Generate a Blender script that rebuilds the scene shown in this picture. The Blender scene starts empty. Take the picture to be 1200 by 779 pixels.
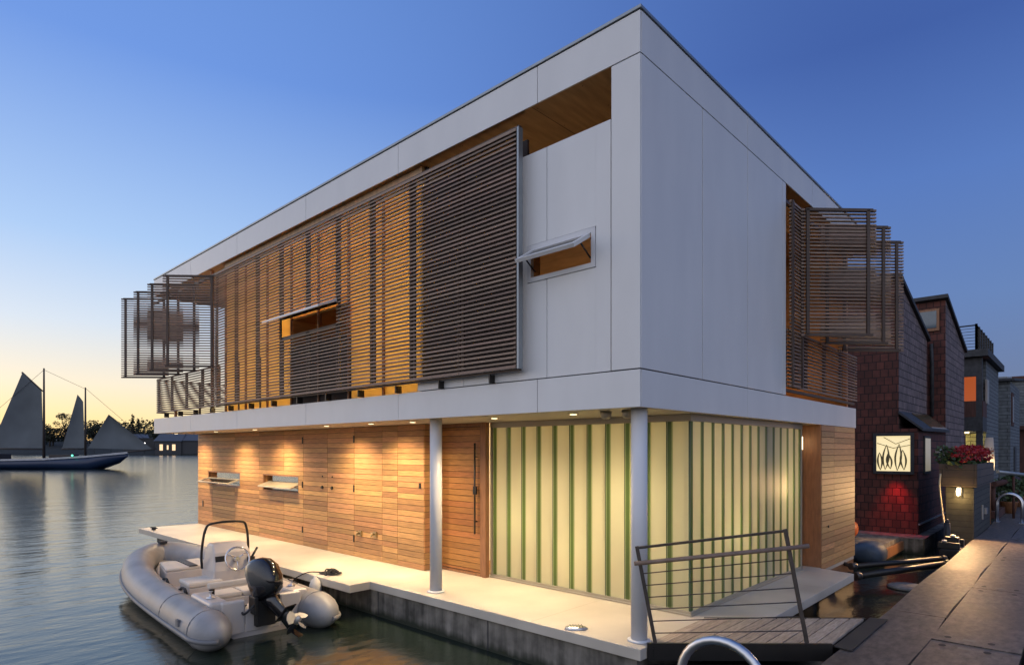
import bpy, math, random
from mathutils import Vector, Matrix
random.seed(7)
S = bpy.context.scene
COL = S.collection
PI = math.pi

# ------------------------------------------------------------------ materials
def newmat(name):
    m = bpy.data.materials.new(name); m.use_nodes = True
    return m, m.node_tree.nodes, m.node_tree.links, m.node_tree.nodes['Principled BSDF']

def mat(name, col, rough=0.5, metal=0.0, var=0.15, scale=3.0, bump=0.0, bscale=40.0, stretch=(1, 1, 1),
        island=0.0, col2=None, detail=6.0, spec=0.5, coat=0.0, rvar=0.0):
    m, N, L, b = newmat(name)
    tc = N.new('ShaderNodeTexCoord'); mp = N.new('ShaderNodeMapping')
    mp.inputs['Scale'].default_value = stretch
    L.new(tc.outputs['Object'], mp.inputs['Vector'])
    nz = N.new('ShaderNodeTexNoise'); nz.inputs['Scale'].default_value = scale; nz.inputs['Detail'].default_value = detail
    L.new(mp.outputs['Vector'], nz.inputs['Vector'])
    rp = N.new('ShaderNodeValToRGB')
    c1 = [max(0, c * (1 - var)) for c in col]; c2 = col2 if col2 else [min(1, c * (1 + var)) for c in col]
    rp.color_ramp.elements[0].position = 0.3; rp.color_ramp.elements[1].position = 0.7
    rp.color_ramp.elements[0].color = (*c1, 1); rp.color_ramp.elements[1].color = (*c2, 1)
    L.new(nz.outputs['Fac'], rp.inputs['Fac'])
    out = rp.outputs['Color']
    if island > 0:
        g = N.new('ShaderNodeNewGeometry')
        hs = N.new('ShaderNodeHueSaturation')
        mr = N.new('ShaderNodeMapRange'); mr.inputs['To Min'].default_value = 1 - island; mr.inputs['To Max'].default_value = 1 + island
        L.new(g.outputs['Random Per Island'], mr.inputs['Value']); L.new(mr.outputs['Result'], hs.inputs['Value'])
        mh = N.new('ShaderNodeMath'); mh.operation = 'MULTIPLY'; mh.inputs[1].default_value = 7.31
        fr = N.new('ShaderNodeMath'); fr.operation = 'FRACT'
        L.new(g.outputs['Random Per Island'], mh.inputs[0]); L.new(mh.outputs[0], fr.inputs[0])
        m3 = N.new('ShaderNodeMapRange'); m3.inputs['To Min'].default_value = 0.488; m3.inputs['To Max'].default_value = 0.506
        L.new(fr.outputs[0], m3.inputs['Value']); L.new(m3.outputs['Result'], hs.inputs['Hue'])
        L.new(out, hs.inputs['Color']); out = hs.outputs['Color']
    L.new(out, b.inputs['Base Color'])
    b.inputs['Roughness'].default_value = rough; b.inputs['Metallic'].default_value = metal
    b.inputs['Specular IOR Level'].default_value = spec; b.inputs['Coat Weight'].default_value = coat
    if rvar > 0:
        mr2 = N.new('ShaderNodeMapRange'); mr2.inputs['To Min'].default_value = max(.02, rough - rvar); mr2.inputs['To Max'].default_value = min(1, rough + rvar)
        L.new(nz.outputs['Fac'], mr2.inputs['Value']); L.new(mr2.outputs['Result'], b.inputs['Roughness'])
    if bump > 0:
        n2 = N.new('ShaderNodeTexNoise'); n2.inputs['Scale'].default_value = bscale; n2.inputs['Detail'].default_value = 4
        L.new(mp.outputs['Vector'], n2.inputs['Vector'])
        bp = N.new('ShaderNodeBump'); bp.inputs['Strength'].default_value = bump; bp.inputs['Distance'].default_value = 0.01
        L.new(n2.outputs['Fac'], bp.inputs['Height']); L.new(bp.outputs['Normal'], b.inputs['Normal'])
    return m

def emit(name, col, strength, base=(0.6, 0.6, 0.6)):
    m, N, L, b = newmat(name)
    nz = N.new('ShaderNodeTexNoise'); nz.inputs['Scale'].default_value = 2.0
    rp = N.new('ShaderNodeValToRGB')
    rp.color_ramp.elements[0].color = (*[c * .85 for c in col], 1); rp.color_ramp.elements[1].color = (*col, 1)
    L.new(nz.outputs['Fac'], rp.inputs['Fac'])
    L.new(rp.outputs['Color'], b.inputs['Emission Color'])
    b.inputs['Base Color'].default_value = (*base, 1); b.inputs['Emission Strength'].default_value = strength
    return m

def translucent(name, col, gloss=0.12, rough=0.3, var=0.1, scale=1.5, diff=0.25):
    m, N, L, b = newmat(name); N.remove(b)
    o = N['Material Output']
    nz = N.new('ShaderNodeTexNoise'); nz.inputs['Scale'].default_value = scale; nz.inputs['Detail'].default_value = 3
    tc = N.new('ShaderNodeTexCoord'); L.new(tc.outputs['Object'], nz.inputs['Vector'])
    rp = N.new('ShaderNodeValToRGB')
    rp.color_ramp.elements[0].color = (*[c * (1 - var) for c in col], 1); rp.color_ramp.elements[1].color = (*[min(1, c * (1 + var)) for c in col], 1)
    L.new(nz.outputs['Fac'], rp.inputs['Fac'])
    t = N.new('ShaderNodeBsdfTranslucent'); d = N.new('ShaderNodeBsdfDiffuse'); g = N.new('ShaderNodeBsdfGlossy')
    L.new(rp.outputs['Color'], t.inputs['Color']); L.new(rp.outputs['Color'], d.inputs['Color'])
    g.inputs['Roughness'].default_value = rough
    m1 = N.new('ShaderNodeMixShader'); m1.inputs[0].default_value = diff
    L.new(t.outputs[0], m1.inputs[1]); L.new(d.outputs[0], m1.inputs[2])
    m2 = N.new('ShaderNodeMixShader')
    fr = N.new('ShaderNodeFresnel'); fr.inputs['IOR'].default_value = 1.45
    ad = N.new('ShaderNodeMath'); ad.operation = 'MULTIPLY_ADD'; ad.inputs[1].default_value = gloss * 5; ad.inputs[2].default_value = 0.0
    ad.use_clamp = True
    L.new(fr.outputs[0], ad.inputs[0]); L.new(ad.outputs[0], m2.inputs[0])
    L.new(m1.outputs[0], m2.inputs[1]); L.new(g.outputs[0], m2.inputs[2])
    L.new(m2.outputs[0], o.inputs['Surface'])
    return m

def courses(name, col, mortar, w, h, rough=0.8, var=0.25, bump=0.6, gap=0.012, offset=0.5):
    """shingle / lap siding for axis-aligned walls: u = x + y, v = z"""
    m, N, L, b = newmat(name)
    tc = N.new('ShaderNodeTexCoord'); sp = N.new('ShaderNodeSeparateXYZ'); L.new(tc.outputs['Object'], sp.inputs[0])
    ad = N.new('ShaderNodeMath'); ad.operation = 'ADD'; L.new(sp.outputs['X'], ad.inputs[0]); L.new(sp.outputs['Y'], ad.inputs[1])
    cb = N.new('ShaderNodeCombineXYZ'); L.new(ad.outputs[0], cb.inputs['X']); L.new(sp.outputs['Z'], cb.inputs['Y'])
    br = N.new('ShaderNodeTexBrick'); L.new(cb.outputs[0], br.inputs['Vector'])
    br.inputs['Scale'].default_value = 1.0; br.inputs['Brick Width'].default_value = w; br.inputs['Row Height'].default_value = h
    br.inputs['Mortar Size'].default_value = gap; br.inputs['Mortar Smooth'].default_value = 0.15; br.inputs['Bias'].default_value = 0
    br.offset = offset
    br.inputs['Color1'].default_value = (*[c * (1 - var) for c in col], 1); br.inputs['Color2'].default_value = (*[c * (1 + var) for c in col], 1)
    br.inputs['Mortar'].default_value = (*mortar, 1)
    nz = N.new('ShaderNodeTexNoise'); nz.inputs['Scale'].default_value = 6; nz.inputs['Detail'].default_value = 6
    L.new(tc.outputs['Object'], nz.inputs['Vector'])
    mx = N.new('ShaderNodeMix'); mx.data_type = 'RGBA'; mx.blend_type = 'MULTIPLY'; mx.inputs[0].default_value = 0.55
    L.new(br.outputs['Color'], mx.inputs[6]); 
    r2 = N.new('ShaderNodeValToRGB'); r2.color_ramp.elements[0].position = .3; r2.color_ramp.elements[0].color = (.45, .45, .45, 1)
    r2.color_ramp.elements[1].position = .7; r2.color_ramp.elements[1].color = (1.3, 1.3, 1.3, 1)
    L.new(nz.outputs['Fac'], r2.inputs['Fac']); L.new(r2.outputs['Color'], mx.inputs[7])
    L.new(mx.outputs[2], b.inputs['Base Color'])
    # lapped profile: every course leans out towards its lower edge
    dv = N.new('ShaderNodeMath'); dv.operation = 'DIVIDE'; dv.inputs[1].default_value = h; L.new(sp.outputs['Z'], dv.inputs[0])
    fr = N.new('ShaderNodeMath'); fr.operation = 'FRACT'; L.new(dv.outputs[0], fr.inputs[0])
    iv = N.new('ShaderNodeMath'); iv.operation = 'SUBTRACT'; iv.inputs[0].default_value = 1.0; L.new(fr.outputs[0], iv.inputs[1])
    mo = N.new('ShaderNodeMath'); mo.operation = 'SUBTRACT'; L.new(iv.outputs[0], mo.inputs[0]); L.new(br.outputs['Fac'], mo.inputs[1])
    bp = N.new('ShaderNodeBump'); bp.inputs['Strength'].default_value = bump; bp.inputs['Distance'].default_value = 0.02
    L.new(mo.outputs[0], bp.inputs['Height']); L.new(bp.outputs['Normal'], b.inputs['Normal'])
    b.inputs['Roughness'].default_value = rough
    return m

M = {}
M['panel'] = mat('white fibre cement', (0.715, 0.71, 0.70), 0.42, var=0.045, scale=2.2, bump=0.05, bscale=60, rvar=.1, stretch=(1, 1, .35))
M['joint'] = mat('dark joint', (0.03, 0.03, 0.035), 0.9, var=0.1)
M['coping'] = mat('zinc coping', (0.30, 0.33, 0.35), 0.4, 0.6, var=0.1)
M['soffit'] = mat('cream soffit', (0.66, 0.58, 0.44), 0.6, var=0.04, scale=2)
M['ply'] = mat('ceiling plywood', (0.42, 0.26, 0.13), 0.5, var=0.22, scale=2.2, stretch=(1, 6, 1), bump=.05)
M['cedar'] = mat('cedar cladding', (0.43, 0.235, 0.095), 0.55, var=0.30, scale=4, stretch=(1.2, 1.2, 24), island=0.30, bump=0.12, bscale=30, rvar=.1)
M['door'] = mat('stained door timber', (0.33, 0.15, 0.045), 0.45, var=0.25, scale=4, stretch=(1.5, 1.5, 20), island=0.2, bump=0.08, bscale=30)
M['frame_wood'] = mat('frame timber', (0.26, 0.12, 0.055), 0.5, var=0.2, scale=5, stretch=(6, 6, 1))
M['slat'] = mat('louver timber', (0.24, 0.165, 0.12), 0.6, var=0.28, scale=5, stretch=(3, 3, 20), island=0.28)
M['slatdark'] = mat('louver frame', (0.075, 0.048, 0.034), 0.6, var=0.2)
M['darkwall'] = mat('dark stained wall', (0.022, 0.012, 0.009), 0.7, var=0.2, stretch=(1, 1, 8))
M['deck'] = mat('cream deck slab', (0.52, 0.47, 0.395), 0.5, var=0.15, scale=1.3, bump=0.08, bscale=90, rvar=.15)
def float_mat():
    m, N, L, b = newmat('float concrete')
    tc = N.new('ShaderNodeTexCoord')
    def noise(sc, st, det=6):
        mp = N.new('ShaderNodeMapping'); mp.inputs['Scale'].default_value = st; L.new(tc.outputs['Object'], mp.inputs['Vector'])
        n = N.new('ShaderNodeTexNoise'); n.inputs['Scale'].default_value = sc; n.inputs['Detail'].default_value = det; L.new(mp.outputs[0], n.inputs['Vector']); return n.outputs['Fac']
    st = noise(9, (1, 1, .12)); bl = noise(5, (1, 1, 1), 9)
    def mth(op, a, b_):
        n = N.new('ShaderNodeMath'); n.operation = op
        for i, v in enumerate((a, b_)):
            if isinstance(v, (int, float)): n.inputs[i].default_value = v
            else: L.new(v, n.inputs[i])
        return n.outputs[0]
    r = N.new('ShaderNodeValToRGB'); e = r.color_ramp.elements
    e[0].position = .36; e[0].color = (.05, .045, .037, 1); e[1].position = .66; e[1].color = (.26, .235, .20, 1)
    L.new(mth('ADD', mth('MULTIPLY', st, .5), mth('MULTIPLY', bl, .5)), r.inputs['Fac'])
    sp = N.new('ShaderNodeSeparateXYZ'); L.new(tc.outputs['Object'], sp.inputs[0])
    zz = mth('ADD', sp.outputs['Z'], mth('MULTIPLY', st, .16))
    mr = N.new('ShaderNodeMapRange'); mr.inputs['From Min'].default_value = -.36; mr.inputs['From Max'].default_value = -.27; L.new(zz, mr.inputs['Value'])
    mx = N.new('ShaderNodeMix'); mx.data_type = 'RGBA'; mx.inputs[6].default_value = (.022, .026, .014, 1); L.new(mr.outputs[0], mx.inputs[0]); L.new(r.outputs['Color'], mx.inputs[7])
    L.new(mx.outputs[2], b.inputs['Base Color']); b.inputs['Roughness'].default_value = .85
    bp = N.new('ShaderNodeBump'); bp.inputs['Strength'].default_value = .5; bp.inputs['Distance'].default_value = .02; L.new(bl, bp.inputs['Height']); L.new(bp.outputs['Normal'], b.inputs['Normal'])
    return m
M['concrete'] = float_mat()
M['column'] = mat('painted steel', (0.68, 0.68, 0.69), 0.35, var=0.03)
M['glass_cream'] = translucent('channel glass cream', (0.86, 0.85, 0.67), 0.13, 0.26, var=.06)
M['glass_green'] = translucent('channel glass green edge', (0.24, 0.32, 0.13), 0.13, 0.26, var=.1)
M['glass_mid'] = translucent('channel glass soft edge', (0.55, 0.60, 0.35), 0.13, 0.26, var=.06)
M['glass_line'] = mat('glass bead', (0.06, 0.10, 0.05), 0.4)
M['shade'] = translucent('window shade', (0.86, 0.72, 0.40), 0.02, .5, var=.08, scale=.8, diff=.2)
M['alu'] = mat('bronze aluminium', (0.42, 0.37, 0.28), 0.4, 0.3, var=0.05)
M['sash'] = mat('white sash', (0.62, 0.62, 0.63), 0.35, var=0.04)
M['pane'] = mat('dark window pane', (0.03, 0.035, 0.04), 0.05, var=0.1, spec=.8)
M['black'] = mat('black steel', (0.035, 0.033, 0.032), 0.4, 0.6, var=0.2)
M['rail'] = mat('weathered rail steel', (0.085, 0.07, 0.06), 0.45, 0.5, var=0.25, scale=8)
M['grip'] = mat('timber handrail', (0.22, 0.15, 0.11), 0.5, var=.2, stretch=(3, 3, 3))
M['rampwood'] = mat('weathered ramp boards', (0.33, 0.27, 0.22), 0.75, var=0.28, scale=6, stretch=(1.2, 9, 1), island=0.18, bump=.25, bscale=40)
M['steel'] = mat('stainless steel', (0.60, 0.60, 0.61), 0.28, 1.0, var=0.06)
M['chrome'] = mat('polished steel', (0.7, 0.7, 0.7), 0.12, 1.0, var=0.03)
M['brass'] = mat('brass fitting', (0.5, 0.4, 0.22), 0.3, 1.0, var=.1)
M['room'] = mat('room plaster', (0.72, 0.66, 0.52), 0.8, var=.04)
M['roomwood'] = mat('room timber', (0.50, 0.25, 0.09), 0.5, var=.2, stretch=(1, 1, 6))
M['lamp'] = emit('lamp glow', (1.0, 0.80, 0.48), 5.0)
M['litpane'] = emit('lit inner window', (1.0, 0.82, 0.45), 1.6)
M['rope'] = mat('black rope', (0.03, 0.03, 0.032), 0.9, var=.3, scale=40)

# concrete pontoon surface, worn and blotchy
def dock_mat():
    m, N, L, b = newmat('dock concrete')
    tc = N.new('ShaderNodeTexCoord')
    def noise(sc, det, st=(1, 1, 1)):
        mp = N.new('ShaderNodeMapping'); mp.inputs['Scale'].default_value = st; L.new(tc.outputs['Object'], mp.inputs['Vector'])
        n = N.new('ShaderNodeTexNoise'); n.inputs['Scale'].default_value = sc; n.inputs['Detail'].default_value = det; n.inputs['Roughness'].default_value = .62
        L.new(mp.outputs[0], n.inputs['Vector']); return n
    a = noise(1.1, 8); c = noise(14, 8, (.5, 1, 1))
    r = N.new('ShaderNodeValToRGB'); e = r.color_ramp.elements
    e[0].position = .32; e[0].color = (.062, .048, .039, 1); e[1].position = .7; e[1].color = (.18, .148, .122, 1)
    L.new(a.outputs['Fac'], r.inputs['Fac'])
    r2 = N.new('ShaderNodeValToRGB'); e = r2.color_ramp.elements
    e[0].position = .36; e[0].color = (.38, .38, .38, 1); e[1].position = .66; e[1].color = (1.25, 1.25, 1.25, 1)
    L.new(c.outputs['Fac'], r2.inputs['Fac'])
    mx = N.new('ShaderNodeMix'); mx.data_type = 'RGBA'; mx.blend_type = 'MULTIPLY'; mx.inputs[0].default_value = .8
    L.new(r.outputs['Color'], mx.inputs[6]); L.new(r2.outputs['Color'], mx.inputs[7]); L.new(mx.outputs[2], b.inputs['Base Color'])
    mr = N.new('ShaderNodeMapRange'); mr.inputs['To Min'].default_value = .38; mr.inputs['To Max'].default_value = .75
    L.new(a.outputs['Fac'], mr.inputs['Value']); L.new(mr.outputs[0], b.inputs['Roughness'])
    bp = N.new('ShaderNodeBump'); bp.inputs['Strength'].default_value = .35; bp.inputs['Distance'].default_value = .01
    L.new(c.outputs['Fac'], bp.inputs['Height']); L.new(bp.outputs['Normal'], b.inputs['Normal'])
    return m
M['dock'] = dock_mat()

def water_mat():
    m, N, L, b = newmat('lake water')
    b.inputs['Base Color'].default_value = (.012, .020, .016, 1); b.inputs['Roughness'].default_value = .15; b.inputs['IOR'].default_value = 1.75; b.inputs['Specular Tint'].default_value = (.97, 1, .80, 1)
    tc = N.new('ShaderNodeTexCoord')
    def noise(sc, st, det, rot):
        mp = N.new('ShaderNodeMapping'); mp.inputs['Scale'].default_value = st; mp.inputs['Rotation'].default_value = (0, 0, rot)
        L.new(tc.outputs['Object'], mp.inputs['Vector'])
        n = N.new('ShaderNodeTexNoise'); n.inputs['Scale'].default_value = sc; n.inputs['Detail'].default_value = det
        L.new(mp.outputs[0], n.inputs['Vector']); return n
    n1 = noise(0.55, (1, 2.2, 1), 5, math.radians(40)); n2 = noise(2.6, (1, 1.8, 1), 4, math.radians(25))
    ad = N.new('ShaderNodeMath'); ad.operation = 'MULTIPLY_ADD'; ad.inputs[1].default_value = .28
    L.new(n2.outputs['Fac'], ad.inputs[0]); L.new(n1.outputs['Fac'], ad.inputs[2])
    bp = N.new('ShaderNodeBump'); bp.inputs['Strength'].default_value = .5; bp.inputs['Distance'].default_value = .06
    L.new(ad.outputs[0], bp.inputs['Height']); L.new(bp.outputs['Normal'], b.inputs['Normal'])
    return m
M['water'] = water_mat()

# ------------------------------------------------------------------ mesh builder
class MB:
    def __init__(s): s.v = []; s.f = []; s.m = []; s.sm = []
    def add(s, vs, fs, m=0, smooth=False):
        o = len(s.v); s.v += [tuple(p) for p in vs]
        for f in fs: s.f.append([i + o for i in f]); s.m.append(m); s.sm.append(smooth)
        return s
    def box(s, x0, x1, y0, y1, z0, z1, m=0):
        if x0 > x1: x0, x1 = x1, x0
        if y0 > y1: y0, y1 = y1, y0
        if z0 > z1: z0, z1 = z1, z0
        vs = [(x0, y0, z0), (x1, y0, z0), (x1, y1, z0), (x0, y1, z0), (x0, y0, z1), (x1, y0, z1), (x1, y1, z1), (x0, y1, z1)]
        return s.add(vs, [(3, 2, 1, 0), (4, 5, 6, 7), (0, 1, 5, 4), (1, 2, 6, 5), (2, 3, 7, 6), (3, 0, 4, 7)], m)
    def bar(s, a, b, w, h, m=0, up=(0, 0, 1)):
        """box from a to b; w across (horizontal), h along up"""
        a = Vector(a); b = Vector(b); d = (b - a).normalized(); up = Vector(up)
        n = d.cross(up)
        if n.length < 1e-5: n = d.cross(Vector((1, 0, 0)))
        n.normalize(); u = n.cross(d).normalized()
        vs = []
        for p in (a, b):
            for i, j in ((-1, -1), (1, -1), (1, 1), (-1, 1)): vs.append(p + n * (w / 2 * i) + u * (h / 2 * j))
        return s.add(vs, [(3, 2, 1, 0), (4, 5, 6, 7), (0, 1, 5, 4), (1, 2, 6, 5), (2, 3, 7, 6), (3, 0, 4, 7)], m)
    def tube(s, pts, r, n=10, m=0, cap=True, closed=False, sx=1.0):
        P = [Vector(p) for p in pts]; K = len(P)
        R = r if isinstance(r, (list, tuple)) else [r] * K
        up = None; vs = []
        for i, p in enumerate(P):
            if closed: t = P[(i + 1) % K] - P[i - 1]
            else: t = P[min(i + 1, K - 1)] - P[max(i - 1, 0)]
            t.normalize()
            if up is None:
                up = Vector((0, 0, 1)) if abs(t.z) < .9 else Vector((0, 1, 0))
            x = up - t * up.dot(t); x.normalize(); up = x; y = t.cross(x)
            for k in range(n):
                a = 2 * PI * k / n
                vs.append(p + x * (math.cos(a) * R[i]) + y * (math.sin(a) * R[i] * sx))
        fs = []
        for i in range(K if closed else K - 1):
            j = (i + 1) % K
            for k in range(n):
                fs.append((i * n + k, i * n + (k + 1) % n, j * n + (k + 1) % n, j * n + k))
        s.add(vs, fs, m, True)
        if cap and not closed:
            o = len(s.v) - K * n
            s.f.append([o + k for k in reversed(range(n))]); s.m.append(m); s.sm.append(False)
            s.f.append([o + (K - 1) * n + k for k in range(n)]); s.m.append(m); s.sm.append(False)
        return s
    def prism(s, poly, z0, z1, m=0):
        n = len(poly)
        vs = [(x, y, z0) for x, y in poly] + [(x, y, z1) for x, y in poly]
        fs = [tuple(reversed(range(n))), tuple(range(n, 2 * n))] + [(i, (i + 1) % n, n + (i + 1) % n, n + i) for i in range(n)]
        return s.add(vs, fs, m)
    def extrude(s, poly3, d, m=0):
        n = len(poly3); d = Vector(d)
        vs = [Vector(p) for p in poly3] + [Vector(p) + d for p in poly3]
        fs = [tuple(reversed(range(n))), tuple(range(n, 2 * n))] + [(i, (i + 1) % n, n + (i + 1) % n, n + i) for i in range(n)]
        return s.add(vs, fs, m)
    def ell(s, c, rx, ry, rz, m=0, n=14, k=9, p=1.0):
        vs = []; fs = []
        for i in range(k + 1):
            t = PI * i / k
            for j in range(n):
                a = 2 * PI * j / n
                f = lambda q: math.copysign(abs(q) ** p, q)
                vs.append((c[0] + rx * f(math.sin(t)) * f(math.cos(a)), c[1] + ry * f(math.sin(t)) * f(math.sin(a)), c[2] + rz * f(math.cos(t))))
        for i in range(k):
            for j in range(n):
                fs.append((i * n + j, (i + 1) * n + j, (i + 1) * n + (j + 1) % n, i * n + (j + 1) % n))
        return s.add(vs, fs, m, True)
    def lathe(s, c, prof, n=20, m=0):
        vs = []; fs = []
        for r, z in prof:
            for j in range(n):
                a = 2 * PI * j / n; vs.append((c[0] + r * math.cos(a), c[1] + r * math.sin(a), c[2] + z))
        k = len(prof)
        for i in range(k - 1):
            for j in range(n): fs.append((i * n + j, i * n + (j + 1) % n, (i + 1) * n + (j + 1) % n, (i + 1) * n + j))
        s.add(vs, fs, m, True)
        o = len(s.v) - k * n
        s.f.append([o + j for j in reversed(range(n))]); s.m.append(m); s.sm.append(False)
        s.f.append([o + (k - 1) * n + j for j in range(n)]); s.m.append(m); s.sm.append(False)
        return s
    def loft(s, secs, m=0, cap=True, smooth=True):
        n = len(secs[0]); vs = [p for q in secs for p in q]; fs = []
        for i in range(len(secs) - 1):
            for j in range(n): fs.append((i * n + j, i * n + (j + 1) % n, (i + 1) * n + (j + 1) % n, (i + 1) * n + j))
        if cap:
            fs.append(tuple(reversed(range(n)))); fs.append(tuple((len(secs) - 1) * n + j for j in range(n)))
        return s.add(vs, fs, m, smooth)
    def xf(s, mtx, start=0):
        for i in range(start, len(s.v)): s.v[i] = tuple(mtx @ Vector(s.v[i]))
        return s
    def build(s, name, mats, parent=None, bevel=0.0, label=None, cat=None, group=None, kind=None, recalc=False):
        me = bpy.data.meshes.new(name); me.from_pydata(s.v, [], s.f)
        for k in (mats if isinstance(mats, (list, tuple)) else [mats]): me.materials.append(M[k] if isinstance(k, str) else k)
        me.polygons.foreach_set('material_index', s.m); me.polygons.foreach_set('use_smooth', s.sm)
        me.update()
        if recalc:
            import bmesh
            bm = bmesh.new(); bm.from_mesh(me); bmesh.ops.recalc_face_normals(bm, faces=bm.faces); bm.to_mesh(me); bm.free()
        o = bpy.data.objects.new(name, me); COL.objects.link(o)
        if parent is not None:
            o.parent = parent
            if parent.get('_w') is not None and parent.type == 'EMPTY': o.location = -parent.location
        if bevel:
            b = o.modifiers.new('bevel', 'BEVEL'); b.width = bevel; b.segments = 2; b.limit_method = 'ANGLE'; b.angle_limit = math.radians(50)
        if label: o['label'] = label
        if cat: o['category'] = cat
        if group: o['group'] = group
        if kind: o['kind'] = kind
        return o

def thing(name, label, cat, loc=(0, 0, 0), rot=0.0, group=None, world=True):
    """an Empty at the thing's base; world=True: its parts are modelled in world coordinates"""
    o = bpy.data.objects.new(name, None); COL.objects.link(o)
    o.location = loc; o.rotation_euler = (0, 0, rot); o.empty_display_size = .2
    o['label'] = label; o['category'] = cat
    if group: o['group'] = group
    if world: o['_w'] = 1
    return o
def clean():
    for o in S.objects:
        if '_w' in o: del o['_w']
def copy_tree(o, parent=None):
    c = o.copy(); COL.objects.link(c)
    if parent is not None: c.parent = parent
    for ch in list(o.children): copy_tree(ch, c)
    return c
def light(name, typ, loc, power, col=(1, .72, .4), size=.05, spot=None, blend=.5, aim=None):
    d = bpy.data.lights.new(name, typ); d.energy = power; d.color = col
    if typ in ('POINT', 'SPOT'): d.shadow_soft_size = size
    if spot: d.spot_size = math.radians(spot); d.spot_blend = blend
    o = bpy.data.objects.new(name, d); COL.objects.link(o); o.location = loc
    if aim is not None: o.rotation_euler = (Vector(aim) - Vector(loc)).to_track_quat('-Z', 'Y').to_euler()
    return o
WARM = (1.0, .73, .41)

# ------------------------------------------------------------------ setting: water, dock
w = MB(); R = 3000; w.add([(-R, -R, -.47), (R, -R, -.47), (R, R, -.47), (-R, R, -.47)], [(0, 1, 2, 3)])
w.build('water', 'water', kind='structure', label='calm grey green lake water at dusk', cat='water')

d = MB()
xs = [-13.08 + 3.06 * i for i in range(20)]
rd = random.Random(3)
for i in range(len(xs) - 1):                          # wide slabs
    a, b = xs[i] + .011, xs[i + 1] - .011
    d.box(a, b, -2.60, -1.915, -.40, 0.0 + rd.uniform(-.006, .004))
    d.box(a, b, -4.6, -2.635, -.40, 0.0 + rd.uniform(-.006, .004))
    yc = -2.2
    for xx in (a + .16, b - .16):                     # lifting sockets and cast plates
        for yy, wd in ((yc + .17, .045), (yc - .17, .045)):
            d.add([(xx + wd * math.cos(t * PI / 6), yy + .03 * math.sin(t * PI / 6), .006) for t in range(12)], [tuple(range(12))], 1)
        d.add([(xx - .03, yc - .05, .0065), (xx + .03, yc - .05, .0065), (xx + .03, yc + .05, .0065), (xx - .03, yc + .05, .0065)], [(0, 1, 2, 3)], 2)
    # waler strip along the water with a slightly wandering inner edge
xx = -13.0
while xx < 45:
    L_ = 8.1 if xx < 10 else 6.0
    b = 10.9 if (xx < 10.9 < xx + L_ + 3) else xx + L_
    n = 14; top = []; bot = []
    for k in range(n + 1):
        t = xx + (b - xx) * k / n
        top.append((t, -1.905 + .012 * math.sin(t * 2.1) + rd.uniform(-.004, .004)))
        bot.append((t, -1.36 + .012 * math.sin(t * 1.3 + 1) + rd.uniform(-.006, .006)))
    d.prism(top[:1] + top[1:] + bot[::-1], -.42, .004)
    xx = b + .012
d.box(-13, 45, -4.5, -1.42, -.62, -.405, 3)
M['socket'] = mat('dark socket', (.03, .028, .026), .8)
M['plate'] = mat('cast plate', (.16, .15, .14), .6, .3)
dock = d.build('dock', ['dock', 'socket', 'plate', 'black'], kind='structure', label='worn concrete floating dock of long slabs', cat='dock')

# ------------------------------------------------------------------ the floating house
H = thing('floating_house', 'white two storey floating house with timber louvre screens and lit green glass corner', 'house', (3.7, 6.7, -.47))
# float and deck
f = MB(); f.box(.035, 7.36, .06, 13.3, -1.0, -.112)
for y in (2.03, 4.2): f.box(.030, .04, y, y + .01, -1.0, -.112, 1)
f.build('concrete_float', ['concrete', 'joint'], H)
dk = MB()
dk.prism([(0, 0), (.9, 0), (.9, -.5), (5.24, -.5), (5.36, 0.02), (7.35, 0.02), (7.35, 13.4), (-.33, 13.4), (-.33, 4.35), (0, 4.35)], -.11, 0)
dk.build('deck_slab', 'deck', H, bevel=.006)
M['deckjoint'] = mat('deck joint', (.38, .33, .27), .7)
for y in (1.35, 3.9, 6.5, 9.2):
    e_ = .995 if y > 4.4 else 1.3; j = MB(); j.add([(.005, y, .003), (e_, y, .003), (e_, y + .007, .003), (.005, y + .007, .003)], [(0, 1, 2, 3)]); j.build('deck_joint', 'deckjoint', H)
for x in (2.4, 3.9):
    j = MB(); j.add([(x, -.495, .003), (x + .006, -.495, .003), (x + .006, .16, .003), (x, .16, .003)], [(0, 1, 2, 3)]); j.build('deck_joint', 'deckjoint', H)

def panel_run(mb, axis, spans, z0, z1, face, th=.018, gap=.004):
    for a, b in spans:
        if axis == 'y': mb.box(face, face + th, a + gap, b - gap, z0, z1)
        else: mb.box(a + gap, b - gap, face, face + th, z0, z1)
# floor band
W, D_ = 7.43, 13.4
core = MB(); core.box(.0185, W - .02, .0185, D_ - .02, 2.262, 2.592)
core.build('floor_core', 'joint', H)
pb = MB()
ys = [0.0, 1.255, 3.70, 6.145, 8.73, 11.05, D_]
xs_ = [0.0, 2.495, 4.957, W]
sp = list(zip(ys[:-1], ys[1:]))
panel_run(pb, 'y', sp, 2.25, 2.600, 0.0)
panel_run(pb, 'y', sp, 2.25, 2.600, W - .018)
for a, b in zip(xs_[:-1], xs_[1:]):
    pb.box(max(a, .018) + .004, min(b, W - .018) - .004, 0, .018, 2.25, 2.600); pb.box(max(a, .018) + .004, min(b, W - .018) - .004, D_ - .018, D_, 2.25, 2.600)
pb.build('floor_band', 'panel', H, bevel=.002)
so = MB(); so.box(.019, W - .019, .019, D_ - .019, 2.252, 2.261)
for yy in [.06 + .62 * i for i in range(22)]:
    for xx in (.06, .5, .94):
        so.add([(xx + .005 * math.cos(t * PI / 3), yy + .005 * math.sin(t * PI / 3), 2.2505) for t in range(6)], [tuple(reversed(range(6)))], 1)
so.build('soffit', ['soffit', 'joint'], H)
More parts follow.
